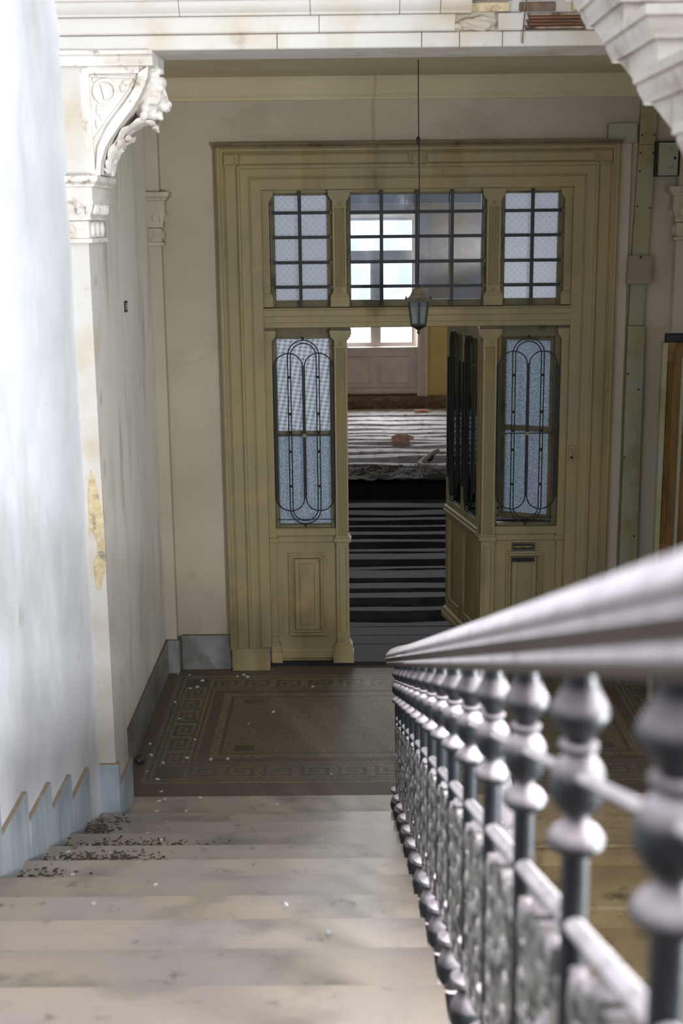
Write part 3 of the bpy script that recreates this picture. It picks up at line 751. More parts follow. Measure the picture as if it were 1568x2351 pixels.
def medallion(parent, x, y, z, r=.016):
    MB().lathe([(r, 0), (r, .004), (r * .8, .006), (r * .72, .002), (r * .45, .002), (r * .35, .006), (0, .007)], (x, y, z), 16, 'y').build('medallion', 'olive', parent, smooth=40)
def fluted(x0, x1, yb, yf, z0, z1, n, mat='olive'):
    """shaft whose front face is cut by n hollow flutes"""
    w = x1 - x0; m_ = w * .12; fw = (w - 2 * m_) / n
    p = [(x0, yb), (x0, yf)]
    for i in range(n):
        a = x0 + m_ + i * fw
        p += [(a + fw * .12, yf), (a + fw * .25, yf + .007), (a + fw * .5, yf + .010), (a + fw * .75, yf + .007), (a + fw * .88, yf)]
    p += [(x1, yf), (x1, yb)]
    return MB().prism(p, 'z', z0, z1)
def stepcap(x0, x1, yb, yf, levels, side='both'):
    mb = MB()
    for g, za, zb in levels:
        a = x0 - (g if side in ('both', 'left') else 0); b = x1 + (g if side in ('both', 'right') else 0)
        mb.box(a, b, yf - g * .7, yb, za, zb)
    return mb
def pilaster_upper(xc, hw, full=True, side='both'):
    p = door
    x0, x1 = xc - hw, xc + hw
    s = fluted(x0, x1, 9.09, 9.0, 2.757, 3.283, 4) if full else B(x0, x1, 9.012, 9.09, 2.757, 3.283)
    o = s.build('pilaster', 'olive', p)
    yf = 9.0 if full else 9.012
    stepcap(x0, x1, 9.09, yf, [(.006, 3.283, 3.290), (.0, 3.290, 3.328), (.006, 3.328, 3.336), (.012, 3.336, 3.348), (.020, 3.348, 3.362), (.028, 3.362, 3.385), (.031, 3.385, 3.402)], side).build('capital', 'olive', o)
    stepcap(x0, x1, 9.09, yf, [(.004, 2.748, 2.757), (.0, 2.715, 2.748), (.006, 2.704, 2.715), (.014, 2.690, 2.704), (.018, 2.618, 2.690)], side).build('base', 'olive', o, bevel=.002)
    if full:
        medallion(o, xc, yf, 3.308); medallion(o, xc, yf, 2.731)
    return o
pilaster_upper(.370, .047); pilaster_upper(1.424, .048)
pilaster_upper(-.134, .024, False, 'right'); pilaster_upper(1.934, .026, False, 'left')
def pilaster_lower(xc, hw, full=True, side='both'):
    x0, x1 = xc - hw, xc + hw
    yf = 9.0 if full else 9.012
    s = fluted(x0, x1, 9.09, yf, .987, 2.335, 4) if full else B(x0, x1, yf, 9.09, .987, 2.335)
    o = s.build('pilaster', 'olive', door)
    B(x0, x1, yf, 9.09, .235, .936).build('pedestal', 'olive', o)
    if full:
        MB().frame4(x0 + .016, x1 - .016, .265, .905, [(0, 0), (0, .004), (.005, .006), (.008, .001)], yf).build('sunk_panel', 'olive', o)
    stepcap(x0, x1, 9.09, yf, [(.010, .936, .945), (.018, .945, .972), (.008, .972, .987)], side).build('collar', 'olive', o, bevel=.004)
    stepcap(x0, x1, 9.09, yf, [(.006, 2.335, 2.342), (.0, 2.342, 2.388), (.008, 2.388, 2.398), (.016, 2.398, 2.410), (.025, 2.410, 2.428), (.030, 2.428, 2.457)], side).build('capital', 'olive', o)
    stepcap(x0, x1, 9.09, yf, [(.003, .228, .235), (0, .190, .228), (.008, .178, .190), (.016, .165, .178), (.022, .118, .165), (.030, .035, .118)], side).build('base', 'olive', o, bevel=.002)
    if full:
        medallion(o, xc, yf, 2.364); medallion(o, xc, yf, .211)
    return o
pilaster_lower(.369, .045); pilaster_lower(1.411, .047)
pilaster_lower(-.134, .024, False, 'right'); pilaster_lower(1.934, .026, False, 'left')

for a, b in ((-.158, -.08), (.30, .44), (1.34, 1.49), (1.88, 1.958)): B(a, b, 9.02, 9.09, 2.455, 2.478).build('gap_infill', 'olive_dark', door)  # strips added above the capitals to stop hall light leaking through
# fanlight sashes, panes and iron bars
def sash(x0, x1, z0, z1, gx0, gx1, gz0, gz1, name='sash', parent=None, mat='olive_dark', y=9.085):
    mb = MB()
    mb.box(x0, gx0, y - .03, y + .02, z0, z1); mb.box(gx1, x1, y - .03, y + .02, z0, z1)
    mb.box(gx0, gx1, y - .03, y + .02, z0, gz0); mb.box(gx0, gx1, y - .03, y + .02, gz1, z1)
    return mb.build(name, mat, parent or door, bevel=.004)
BZ = [3.253, 3.089, 2.920, 2.754]
def iron_bar(pts_box):
    return B(*pts_box).build('iron_bar', 'black', door)
for x0, x1, g0, g1, vb, gm in ((-.110, .323, -.075, .284, [.099], 'g_dots'), (.417, 1.376, .447, 1.344, [.657, .898, 1.139], 'glass'), (1.472, 1.908, 1.506, 1.871, [1.687], 'g_dots')):
    sash(x0, x1, 2.612, 3.400, g0, g1, 2.660, 3.370)
    B(g0 - .004, g1 + .004, 9.083, 9.088, 2.656, 3.374).build('pane', gm, door)
    for z in BZ: iron_bar((x0 + .012, x1 - .012, 9.020, 9.030, z - .011, z + .011))
    for x in vb: iron_bar((x - .012, x + .012, 9.006, 9.018, 2.622, 3.398))
    for z in BZ:
        for x in (x0 + .006, x1 - .018): B(x, x + .014, 9.015, 9.06, z - .012, z + .012).build('bar_lug', 'olive_dark', door)

# glazed lower leaves with scrolled grilles
def grille(xc, hwid, parent, y, name='iron_grille'):
    r = .0042
    def P(x, z): return (xc + x, y, z)
    g = MB()
    def loop(h, zt, zb):
        pts = [P(h * math.cos(a), zt - h + h * math.sin(a)) for a in [PI * i / 16 for i in range(17)]]
        pts += [P(-h * math.cos(a), zb + h - h * math.sin(a)) for a in [PI * i / 16 for i in range(17)]]
        return pts
    up = (0, 1, 0)
    g.tube(loop(.110, 2.388, 1.076), r, 6, up, True); g.tube(loop(.090, 2.366, 1.098), r, 6, up, True)
    for s in (-1, 1):
        c = s * .104; h = .097
        pts = [P(c + h * math.cos(a), 2.205 + h * .95 * math.sin(a)) for a in [PI * i / 16 for i in range(17)]]
        pts += [P(c - h * math.cos(a), 1.262 - h * .95 * math.sin(a)) for a in [PI * i / 16 for i in range(17)]]
        g.tube(pts, r, 6, up, True)
    g.box(xc - .0075, xc + .0075, y - .006, y + .006, 1.258, 2.212)
    for s in (-1, 1):
        a, b = sorted((xc + s * .190, xc + s * .212)); g.box(a, b, y - .006, y + .004, 1.262, 2.205)
    g.box(xc - hwid, xc + hwid, y + .002, y + .008, 1.713, 1.720); g.box(xc - hwid, xc + hwid, y + .002, y + .008, 1.103, 1.108)
    g.tube([P(0, 2.388), P(0, 2.41)], .006, 6, (1, 0, 0)); g.tube([P(0, 1.076), P(0, 1.052)], .006, 6, (1, 0, 0))
    o = g.build(name, 'black', parent, smooth=50)
    for s in (-1, 1):
        for z in (2.13, 1.87, 1.738, 1.60, 1.35):
            MB().ell((xc + s * .100, y, z), (.011, .009, .010), 10, 7).build('bead', 'black', o, smooth=60)
    B(xc - .012, xc + .012, y - .009, y + .010, 1.705, 1.728).build('clasp', 'olive', o)
    return o
def glazed_rail(x0, x1, parent, panel=True):
    """solid part of a fixed side leaf"""
    MB().prism([(9.09, .980), (9.03, .980), (9.03, .985), (9.018, .990), (9.018, 1.030), (9.030, 1.040), (9.09, 1.040)], 'x', x0, x1).build('lock_rail', 'olive', parent)
    MB().prism([(9.09, .935), (9.035, .935), (9.030, .94), (9.030, .972), (9.036, .980), (9.09, .980)], 'x', x0, x1).build('apron', 'olive', parent)
    B(x0, x1, 9.04, 9.09, .125, .936).build('panel_board', 'olive', parent)
    MB().prism([(9.09, .035), (9.045, .035), (9.045, .06), (9.02, .065), (9.02, .090), (9.030, .095), (9.030, .115), (9.04, .125), (9.09, .125)], 'x', x0, x1).build('bottom_rail', 'olive', parent, smooth=30)
def raised_panel(x0, x1, z0, z1, y, parent, mat='olive'):
    MB().frame4(x0, x1, z0, z1, [(0, 0), (0, .016), (.010, .020), (.018, .012), (.030, .020), (.038, .010), (.044, -.004)], y).build('panel_moulding', mat, parent, smooth=25)
    MB().frame4(x0 + .044, x1 - .044, z0 + .044, z1 - .044, [(0, 0), (0, .008), (.004, .012), (.032, .012), (.036, .004), (.040, .006)], y, cap=True).build('raised_field', mat, parent)
for x0, x1, g0, g1 in ((-.110, .324, -.080, .290), (1.458, 1.908, 1.480, 1.870)):
    glazed_rail(x0, x1, door)
    xc = (x0 + x1) / 2
    raised_panel(xc - .132, xc + .132, .232, .855, 9.04, door)
    # upper part: stiles and head
    mb = MB(); mb.box(x0, g0, 9.055, 9.11, 1.04, 2.475); mb.box(g1, x1, 9.055, 9.11, 1.04, 2.475); mb.box(g0, g1, 9.055, 9.11, 2.395, 2.475); mb.box(g0, g1, 9.055, 9.11, 1.04, 1.062)
    mb.build('stile', 'olive_dark', door, bevel=.004)
B(-.080, .290, 9.085, 9.12, 1.704, 1.740).build('glazing_bar', 'olive_dark', door, bevel=.003)
B(-.084, .294, 9.098, 9.103, 1.735, 2.397).build('pane', 'g_diamond', door)
B(-.084, .294, 9.098, 9.103, 1.060, 1.708).build('pane', 'g_rough', door)
grille(.107, .205, door, 9.028)
grille(1.682, .205, door, 9.028)
# the right hand casement hangs open into the hall
cas = empty('casement_sash', (1.885, 9.13, 1.06)); cas.parent = door; cas.matrix_parent_inverse = wmat(door).inverted()
CW = .395
def caspart(mb, name, mat):
    o = bpy.data.objects.new(name, mb.mesh(name, mat)); COL.objects.link(o); o.parent = cas; return o
caspart(MB().box(-CW, -CW + .032, -.02, .02, 0, 1.34).box(-.032, 0, -.02, .02, 0, 1.34).box(-CW + .032, -.032, -.02, .02, 0, .04).box(-CW + .032, -.032, -.02, .02, 1.30, 1.34).box(-CW + .032, -.032, -.02, .02, .648, .684), 'sash_frame', 'olive_dark')
caspart(B(-CW + .030, -.030, -.003, .003, .682, 1.302), 'pane', 'g_rough'); caspart(B(-CW + .030, -.030, -.003, .003, .038, .650), 'pane', 'g_rough')
cas.rotation_euler.z = -math.radians(24)

# name plate, letter slot, bell push
npl = tag(B(1.590, 1.756, 9.028, 9.042, .862, .917).build('name_plate', 'black'), 'small black name plate with gilt letters above the letter slot', 'sign')
MB().frame4(1.594, 1.752, .866, .913, [(0, 0), (0, .0015), (.002, .0015), (.002, 0)], 9.028).build('plate_border', 'boxgrey', npl)
fc = bpy.data.curves.new('lettering', 'FONT'); fc.body = 'AUBICK FERENC'; fc.size = .0185; fc.align_x = 'CENTER'; fc.align_y = 'CENTER'; fc.extrude = .0006
fo = bpy.data.objects.new('lettering_src', fc); COL.objects.link(fo); bpy.context.view_layer.update()
tme = bpy.data.meshes.new_from_object(fo.evaluated_get(bpy.context.evaluated_depsgraph_get())); bpy.data.objects.remove(fo)
tme.name = 'lettering'; tme.materials.clear(); tme.materials.append(M['gold'])
tme.transform(Matrix.Translation((1.672, 9.0268, .889)) @ Matrix.Rotation(PI / 2, 4, 'X'))
tob = bpy.data.objects.new('lettering', tme); COL.objects.link(tob); attach(tob, npl)
ms = tag(B(1.592, 1.752, 9.014, 9.024, .781, .810).build('letter_slot', 'black'), 'black letter slot flap below the name plate', 'letter slot')
B(1.600, 1.744, 9.010, 9.015, .800, .806).build('flap_hinge', 'black', ms)
B(1.596, 1.748, 9.024, 9.03, .775, .781).build('slot_lip', 'olive', ms)
bell = tag(MB().prism([(1.967, 1.537), (2.006, 1.537), (2.010, 1.633), (1.971, 1.633)], 'y', 8.945, 8.972).build('bell_push', 'olive', bevel=.003), 'small bell push with black button on the door frame', 'doorbell')
MB().lathe([(.010, 0), (.010, .006), (.006, .009), (0, .010)], (1.987, 8.946, 1.556), 14, 'y').build('button', 'black', bell, smooth=40)
MB().frame4(1.980, 1.998, 1.575, 1.618, [(0, -.001), (0, .002), (.003, .002), (.003, -.001)], 8.945).build('card_holder', 'olive_dark', bell)

# open leaf swung into the hall
leafE = tag(empty('door_leaf', (1.352, 9.10, .10)), 'open olive door leaf with two glazed lights swung into the dark hall', 'door')
LW, LH, LT = .86, 2.36, .045
def lp(mb, name, mat, parent=None, **k):
    o = bpy.data.objects.new(name, mb.mesh(name, mat, k.get('smooth'))); COL.objects.link(o); o.parent = parent or leafE
    if k.get('bevel'):
        md = o.modifiers.new('bevel', 'BEVEL'); md.width = k['bevel']; md.segments = 2; md.limit_method = 'ANGLE'
    return o
# local: x from hinge (0) to -LW, face towards -Y when closed
for a, b in ((-.07, 0), (-LW / 2 - .03, -LW / 2 + .03), (-LW, -LW + .07)): lp(B(a, b, 0, LT, 0, LH), 'stile', 'olive', bevel=.003)
for z0, z1 in ((0, .13), (.84, .96), (LH - .09, LH)): lp(B(-LW, 0, .004, LT - .004, z0, z1), 'rail', 'olive', bevel=.003)
lp(MB().prism([(0, .845), (-.016, .850), (-.020, .875), (-.010, .885), (-.014, .905), (0, .915)], 'x', -LW, 0), 'lock_moulding', 'olive')
lp(MB().prism([(0, 0), (-.03, 0), (-.03, .03), (-.018, .05), (-.018, .07), (0, .085)], 'x', -LW - .005, 0), 'weather_bar', 'olive')
for a, b in ((-LW / 2 + .03, -.07), (-LW + .07, -LW / 2 - .03)):
    lp(B(a, b, .018, .028, .96, LH - .09), 'pane', 'glass_dark')
    lp(B(a, b, .010, .034, .13, .84), 'lower_panel', 'olive')
    lp(MB().frame4(a, b, .13, .84, [(0, 0), (.004, .006), (.03, .012), (.045, -.004), (.075, -.004), (.08, .004), (.10, .006)], .012), 'panel_moulding', 'olive')
    xc = (a + b) / 2; g = MB()
    for h in (.105, .085):
        pts = [(xc + h * math.cos(t), -.012, 2.18 - .0 + h * math.sin(t)) for t in [PI * i / 12 for i in range(13)]] + [(xc - h * math.cos(t), -.012, 1.10 - h * math.sin(t)) for t in [PI * i / 12 for i in range(13)]]
        g.tube(pts, .005, 6, (0, 1, 0), True)
    g.box(xc - .008, xc + .008, -.018, -.006, 1.14, 2.1)
    g.box(a, b, -.010, -.004, 1.60, 1.612)
    for s in (-1, 1): 
        c0, c1 = sorted((xc + s * .135, xc + s * .155)); g.box(c0, c1, -.018, -.004, 1.15, 2.08)
    lp(g, 'iron_grille', 'black', smooth=50)
for bx in ((-LW - .002, -LW, .012, .03, 1.9, 1.95), (-LW - .002, -LW, .012, .03, 1.35, 1.4), (-LW - .004, -LW, .008, .04, .60, .95)): lp(B(*bx), 'lock_plate', 'white_paint')
leafE.rotation_euler.z = -math.radians(78.5)

# ================================================================== THE APARTMENT BEHIND THE DOOR
HX0, HX1 = -1.75, 3.5
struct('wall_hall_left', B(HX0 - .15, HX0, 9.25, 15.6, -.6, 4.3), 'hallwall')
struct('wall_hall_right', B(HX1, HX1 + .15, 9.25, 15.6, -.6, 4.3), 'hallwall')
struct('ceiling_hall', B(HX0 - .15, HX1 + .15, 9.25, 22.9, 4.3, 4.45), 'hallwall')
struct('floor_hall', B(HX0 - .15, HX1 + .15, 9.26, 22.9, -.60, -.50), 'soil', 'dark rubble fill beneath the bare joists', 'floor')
pw = MB(); pw.box(HX0 - .15, -.15, 15.6, 16.0, -.6, 3.56); pw.box(2.35, HX1 + .15, 15.6, 16.0, -.6, 3.56); pw.box(-.15, 2.35, 15.6, 16.0, 3.40, 3.56); pw.box(HX0 - .15, HX1 + .15, 15.6, 16.0, 4.18, 4.3); pw.box(-.15, 2.35, 15.95, 16.0, -.6, -.25)  # slot under the ceiling left open for the added hall lamp
struct('wall_partition', pw, 'hallwall')
struct('wall_room_left', B(HX0 - .15, HX0, 16.0, 22.9, -.6, 4.3), 'yellow')
struct('wall_room_right', B(HX1, HX1 + .15, 16.0, 22.9, -.6, 4.3), 'yellow')
ew = MB(); ew.box(HX0 - .15, .20, 22.5, 22.9, .22, 4.3); ew.box(1.70, HX1 + .15, 22.5, 22.9, .22, 4.3); ew.box(.20, 1.70, 22.5, 22.9, 3.35, 4.3); ew.box(.20, 1.70, 22.62, 22.9, .22, 1.02)
struct('wall_far', ew, 'yellow', 'yellow painted end wall of the gutted room', 'wall')
# bare brick footing
ft = tag(empty('wall_footing', (.9, 22.45, 0)), 'crumbling brick footing under the far window', 'brickwork', kind='structure')
B(HX0, HX1, 22.47, 22.88, -.3, .22).build('mortar_bed', 'mortar', ft)
for row in range(3):
    for i in range(9):
        if rng.random() < .40: continue
        x0 = .05 + i * .27 + (row % 2) * .13
        B(x0, x0 + .24, 22.44 + rng.uniform(0, .025), 22.48, -.02 + row * .078, .045 + row * .078).build('brick', 'brick_old', ft, bevel=.006)
# far window with panelled parapet
win = tag(empty('window_1', (.93, 22.6, .22)), 'bright white window with panelled parapet at the end of the room', 'window', kind='structure')
B(.24, 1.62, 22.53, 22.62, .26, 1.04).build('parapet', 'white_paint', win)
for x0, x1 in ((.30, .83), (.93, 1.515)):
    MB().frame4(x0, x1, .40, .90, [(0, 0), (0, .018), (.02, .022), (.035, .010), (.045, .014), (.055, -.004)], 22.53).build('parapet_panel', 'white_paint', win)
MB().prism([(22.53, .30), (22.50, .30), (22.495, .34), (22.505, .36), (22.53, .37)], 'x', .24, 1.62).build('parapet_foot', 'white_paint', win)
B(.22, 1.64, 22.47, 22.66, 1.04, 1.075).build('sill', 'white_paint', win, bevel=.004)
for a, b in ((1.62, 1.80), (.06, .24)):
    MB().prism([(a, 22.56), (a, 22.47), (a + .03, 22.455), (a + .07, 22.455), (a + .075, 22.47), (a + .12, 22.47), (a + .13, 22.44), (b, 22.44), (b, 22.56)], 'z', .22, 3.40).build('casing', 'white_paint', win)
B(.06, 1.80, 22.45, 22.56, 3.32, 3.46).build('casing', 'white_paint', win)
fr = MB(); fr.box(.24, .30, 22.60, 22.66, 1.075, 3.32); fr.box(1.56, 1.62, 22.60, 22.66, 1.075, 3.32); fr.box(.30, 1.56, 22.60, 22.66, 1.075, 1.11); fr.box(.30, 1.56, 22.60, 22.66, 2.555, 2.68); fr.box(.30, 1.56, 22.60, 22.66, 3.26, 3.32); fr.box(.845, .955, 22.59, 22.66, 1.11, 2.555)
fr.build('frame', 'white_paint', win)
for x0, x1, z0, z1 in ((.30, .845, 1.11, 2.555), (.955, 1.56, 1.11, 2.555), (.30, 1.56, 2.68, 3.26)):
    c = MB(); c.box(x0, x0 + .035, 22.61, 22.65, z0, z1); c.box(x1 - .035, x1, 22.61, 22.65, z0, z1); c.box(x0 + .035, x1 - .035, 22.61, 22.65, z0, z0 + .04); c.box(x0 + .035, x1 - .035, 22.61, 22.65, z1 - .04, z1)
    s_ = c.build('casement', 'white_paint', win)
    B(x0 + .03, x1 - .03, 22.628, 22.632, z0 + .03, z1 - .03).build('pane', 'glass_far', s_)

# joists: a row in the hall, a row in the far room
def joist(ya, yb, mat, group, label, seed, amp, z=0.0, depth=.22):
    n = 26; v = []; w = yb - ya
    mb = MB()
    for i in range(n + 1):
        x = HX0 + (HX1 - HX0) * i / n
        a = amp * mnoise.noise(Vector((x * 1.3, seed * 7.7, 0))); b = amp * mnoise.noise(Vector((x * 1.7, seed * 3.3, 5)))
        c = amp * .5 * mnoise.noise(Vector((x * 1.1, seed * 5.1, 9)))
        v += [(x, ya + a, z + c), (x, yb + b, z + c * .6), (x, yb + b, z - depth), (x, ya + a, z - depth)]
    f = [(0, 1, 2, 3), (n * 4 + 3, n * 4 + 2, n * 4 + 1, n * 4)]
    for i in range(n):
        for q in range(4): f.append((i * 4 + q, i * 4 + (q + 1) % 4, i * 4 + 4 + (q + 1) % 4, i * 4 + 4 + q))
    return tag(mb.add(v, f).build('floor_joist', mat), label, 'joist', group)
ORD = ['first', 'second', 'third', 'fourth', 'fifth', 'sixth', 'seventh', 'eighth', 'ninth', 'tenth', 'eleventh', 'twelfth', 'thirteenth', 'fourteenth']
DJ = [(9.96, 10.075), (10.39, 10.51), (10.78, 10.93), (11.07, 11.24), (11.46, 11.70), (11.74, 11.82), (12.12, 12.33), (12.40, 12.50), (12.79, 12.90), (13.09, 13.23), (13.44, 13.53), (13.76, 13.89), (14.04, 14.28), (14.44, 14.66)]
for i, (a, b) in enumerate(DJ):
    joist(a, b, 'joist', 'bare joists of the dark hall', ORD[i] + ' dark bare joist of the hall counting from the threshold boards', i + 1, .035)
BJ = [(17.10, 17.29), (17.62, 17.92), (18.16, 18.48), (18.62, 18.78), (18.85, 19.10), (19.18, 19.48), (19.53, 19.74), (19.78, 20.17), (20.24, 20.59), (20.70, 21.11), (21.17, 21.63)]
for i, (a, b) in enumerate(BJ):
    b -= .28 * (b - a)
    joist(a, b, 'joist_light', 'pale joists of the far room', ORD[i] + ' pale joist of the far room counting from the rubble strip', i + 31, .085)
for i, (a, b) in enumerate([(9.28, 9.50), (9.505, 9.71), (9.715, 9.92)]):
    tag(B(HX0, HX1, a, b, -.02, .004 + .002 * i).build('floor_board', 'plinth_board'), 'dusty grey floor board just inside the threshold', 'floor board', 'boards inside the threshold')
tag(B(HX0, HX1, 21.69, 22.43, -.03, .0).build('floor_strip', 'joist_light'), 'pale boarding along the far brick footing', 'floor board')
# rubble on the old wall line
rub = MB(); n = 70; mrows = 9; v = []
for j in range(mrows + 1):
    for i in range(n + 1):
        x = HX0 + (HX1 - HX0) * i / n; y = 16.01 + .85 * j / mrows
        v.append((x, y, .02 + .06 * mnoise.noise(Vector((x * 5, y * 6, 1))) + .03 * mnoise.noise(Vector((x * 16, y * 16, 3)))))
f = [(j * (n + 1) + i, j * (n + 1) + i + 1, (j + 1) * (n + 1) + i + 1, (j + 1) * (n + 1) + i) for j in range(mrows) for i in range(n)]
rub.add(v, f)
for i in range(120):
    x, y = rng.uniform(.3, 1.9), rng.uniform(16.03, 16.85); s_ = rng.uniform(.006, .02)
    rub.ell((x, y, .05), (s_, s_ * .8, s_ * .6), 6, 4)
struct('wall_footing_inner', B(HX0, HX1, 16.005, 16.87, -.5, -.075), 'soil')
tag(rub.build('rubble_strip', 'rubble'), 'strip of grey rubble between the two rooms', 'rubble', kind='stuff')
bk = lump('brick_fragment', (1.19, 18.8, .065), (.16, .07, .065), 'brick_red', None, 11, .5); tag(bk, 'broken red brick lying on the pale joists', 'brick')
bk2 = B(1.55, 1.78, 21.9, 22.0, .0, .05).build('brick_fragment', 'brick_red', bevel=.006); tag(bk2, 'small red brick lying on the boarding by the footing', 'brick')
pipe = tag(MB().tube([(1.60, 17.0, .20), (1.42, 16.65, .16), (1.33, 16.45, .13), (1.36, 16.33, .12), (1.55, 16.22, .12), (2.0, 16.1, .12)], .035, 10).build('waste_pipe', 'joist_light', smooth=50), 'bent grey pipe lying on the rubble strip', 'pipe')
MB().tube([(1.50, 16.80, .155), (1.47, 16.745, .147)], .045, 10).build('pipe_collar', 'black', pipe, smooth=50)

# ================================================================== BALUSTRADE
XB = .656
bal = tag(empty('balustrade', (XB, 3.5, 0)), 'dusty cast iron balustrade with moulded wooden handrail beside the marble staircase', 'balustrade')
RH = [(.034, 0), (.041, .006), (.047, .010), (.047, .018), (.043, .022), (.051, .028), (.055, .038), (.051, .046), (.053, .052), (.046, .066), (.030, .079)]
RAILP = RH + [(0, .087)] + [(-a, b) for a, b in reversed(RH)]
SL = R / T
def noz(y): return R + (Y1 - y) * SL
def railz(y): return noz(y) + .806
pts = [(XB, y, railz(y)) for y in (-1.2, -.5, 0, .4, .8, 1.2, 1.6, 2.0, 2.5, 3, 3.5, 4, 4.5, 5, 5.5, 5.9, 6.15)]
# easing, level turn and start of the lower rail
pts += [(XB, 6.30, railz(6.30)), (XB, 6.42, railz(6.42)), (XB + .003, 6.54, railz(6.54))]
XB2 = 1.115
def lowrail(y): return -(6.2 - y) * SL + .80
cx = (XB + XB2) / 2; rad = (XB2 - XB) / 2
zt = railz(6.56)
for i in range(1, 10):
    a = PI - PI * i / 10
    pts.append((cx + rad * math.cos(a), 6.56 + rad * .45 * math.sin(a), zt + (lowrail(6.45) - zt) * i / 10))
pts += [(XB2, y, lowrail(y)) for y in (6.45, 6.1, 5.6, 5.0, 4.4, 3.8, 3.2, 2.6)]
MB().sweep(pts, RAILP).build('handrail', 'rail', bal, smooth=45, label='moulded wooden handrail under pale dust')

SHAFT = [(.016, .255), (.0150, .30), (.0145, .50), (.0150, .742)]
FOOT = [(.054, 0), (.053, .010), (.046, .016), (.036, .032), (.028, .055), (.023, .085), (.021, .100), (.026, .106), (.026, .112), (.020, .118)]
BULB = [(.018, .112), (.026, .124), (.036, .145), (.040, .165), (.036, .188), (.027, .208), (.020, .222), (.018, .236)]
COL1 = [(.020, .232), (.034, .237), (.039, .246), (.036, .255), (.022, .262), (.016, .268)]
COL2 = [(.015, .735), (.024, .740), (.031, .748), (.031, .754), (.024, .764), (.014, .772), (.012, .782)]
KNOB = [(.010, .772)] + [(.0285 * math.sin(t) + .002, .815 - .037 * math.cos(t)) for t in [PI * i / 12 for i in range(1, 12)]] + [(.013, .852), (.021, .855), (.021, .861), (.013, .864)]
CUP = [(.012, .860), (.017, .872), (.027, .886), (.0315, .893), (.0315, .899), (.027, .908), (.020, .922), (.0165, .935), (.0165, .965)]
mesh_parts = {n_: MB().lathe(p, (0, 0, 0), 22).mesh(n_, 'iron', 40) for n_, p in (('baluster', SHAFT), ('foot', FOOT), ('bulb', BULB), ('lower_collar', COL1), ('upper_collar', COL2), ('knob', KNOB), ('cup', CUP))}
def baluster(x, y, zb, parent, sz=1.0):
    o = bpy.data.objects.new('baluster', mesh_parts['baluster']); COL.objects.link(o)
    o.parent = parent; o.matrix_parent_inverse = wmat(parent).inverted(); o.location = (x, y, zb); o.scale = (1, 1, sz)
    for n_ in ('foot', 'bulb', 'lower_collar', 'upper_collar', 'knob', 'cup'):
        c = bpy.data.objects.new(n_, mesh_parts[n_]); COL.objects.link(c); c.parent = o
    return o
BYS = [Y1 - T * (k - 1) + .012 for k in range(1, 17)]
for k, y in enumerate(BYS, 1):
    baluster(XB + .008, y, R * (k - 1), bal)
# cast panel between two balusters, drawn once and shared
def strip(mb, pts2, w, th=.010, taper=None):
    """flat scroll strip in the panel plane (s along the flight, h up)"""
    n = len(pts2); L = []; Rr = []
    for i, (s, h) in enumerate(pts2):
        a = pts2[max(0, i - 1)]; b = pts2[min(n - 1, i + 1)]
        t = Vector((b[0] - a[0], b[1] - a[1])); t.normalize(); nn = Vector((-t.y, t.x))
        ww = w / 2 * (taper(i / (n - 1)) if taper else 1)
        L.append((s + nn.x * ww, h + nn.y * ww)); Rr.append((s - nn.x * ww, h - nn.y * ww))
    v = []
    for i in range(n):
        v += [(-th, L[i][0], L[i][1]), (-th * 1.5, pts2[i][0], pts2[i][1]), (-th, Rr[i][0], Rr[i][1]), (th, Rr[i][0], Rr[i][1]), (th, L[i][0], L[i][1])]
    f = [(0, 1, 2, 3, 4), tuple(range((n - 1) * 5, n * 5))[::-1]]
    for i in range(n - 1):
        for q in range(5): f.append((i * 5 + q, i * 5 + (q + 1) % 5, i * 5 + 5 + (q + 1) % 5, i * 5 + 5 + q))
    mb.add(v, f)
def sh(s, h): return (s, h - s * SL)      # sheared with the flight; s grows away from the camera
pm = MB()
g0, g1 = .014, T - .014
def spiral(c, r0, r1, a0, a1, n=16): return [sh(c[0] + (r0 + (r1 - r0) * i / n) * math.cos(a0 + (a1 - a0) * i / n), c[1] + (r0 + (r1 - r0) * i / n) * math.sin(a0 + (a1 - a0) * i / n)) for i in range(n + 1)]
strip(pm, [sh(g0, .14), sh(g0 + .04, .075), sh(T / 2, .055), sh(g1 - .04, .075), sh(g1, .14)], .026, .011)
for mx in (1, -1):
    def X_(s): return T / 2 + mx * (s - T / 2)
    def sp(c, r0, r1, a0, a1):
        return [(lambda s_, h_: sh(X_(s_), h_))(c[0] + (r0 + (r1 - r0) * i / 16) * math.cos(a0 + (a1 - a0) * i / 16), c[1] + (r0 + (r1 - r0) * i / 16) * math.sin(a0 + (a1 - a0) * i / 16)) for i in range(17)]
    strip(pm, sp((.085, .40), .070, .020, PI * 1.2, -PI * 1.1), .030, .010)
    strip(pm, sp((.090, .235), .072, .018, -PI * 1.2, PI * 1.1), .030, .010)
    strip(pm, sp((.080, .125), .050, .014, PI * .9, -PI * 1.2), .024, .010)
    strip(pm, [sh(X_(.030), .15), sh(X_(.024), .25), sh(X_(.03), .33), sh(X_(.022), .47)], .028, .009, lambda t: .5 + .8 * math.sin(PI * t))
    strip(pm, [sh(X_(.15), .10), sh(X_(.125), .17), sh(X_(.15), .25), sh(X_(.17), .32), sh(X_(.13), .40), sh(X_(.15), .475)], .034, .011, lambda t: .6 + .5 * math.sin(PI * 3 * t) ** 2)
    for c in ((.06, .33), (.14, .29), (.06, .19), (.13, .40), (.12, .16), (.05, .44)):
        q = sh(X_(c[0]), c[1]); pm.ell((-.006, q[0], q[1]), (.013, .026, .034), 8, 6)
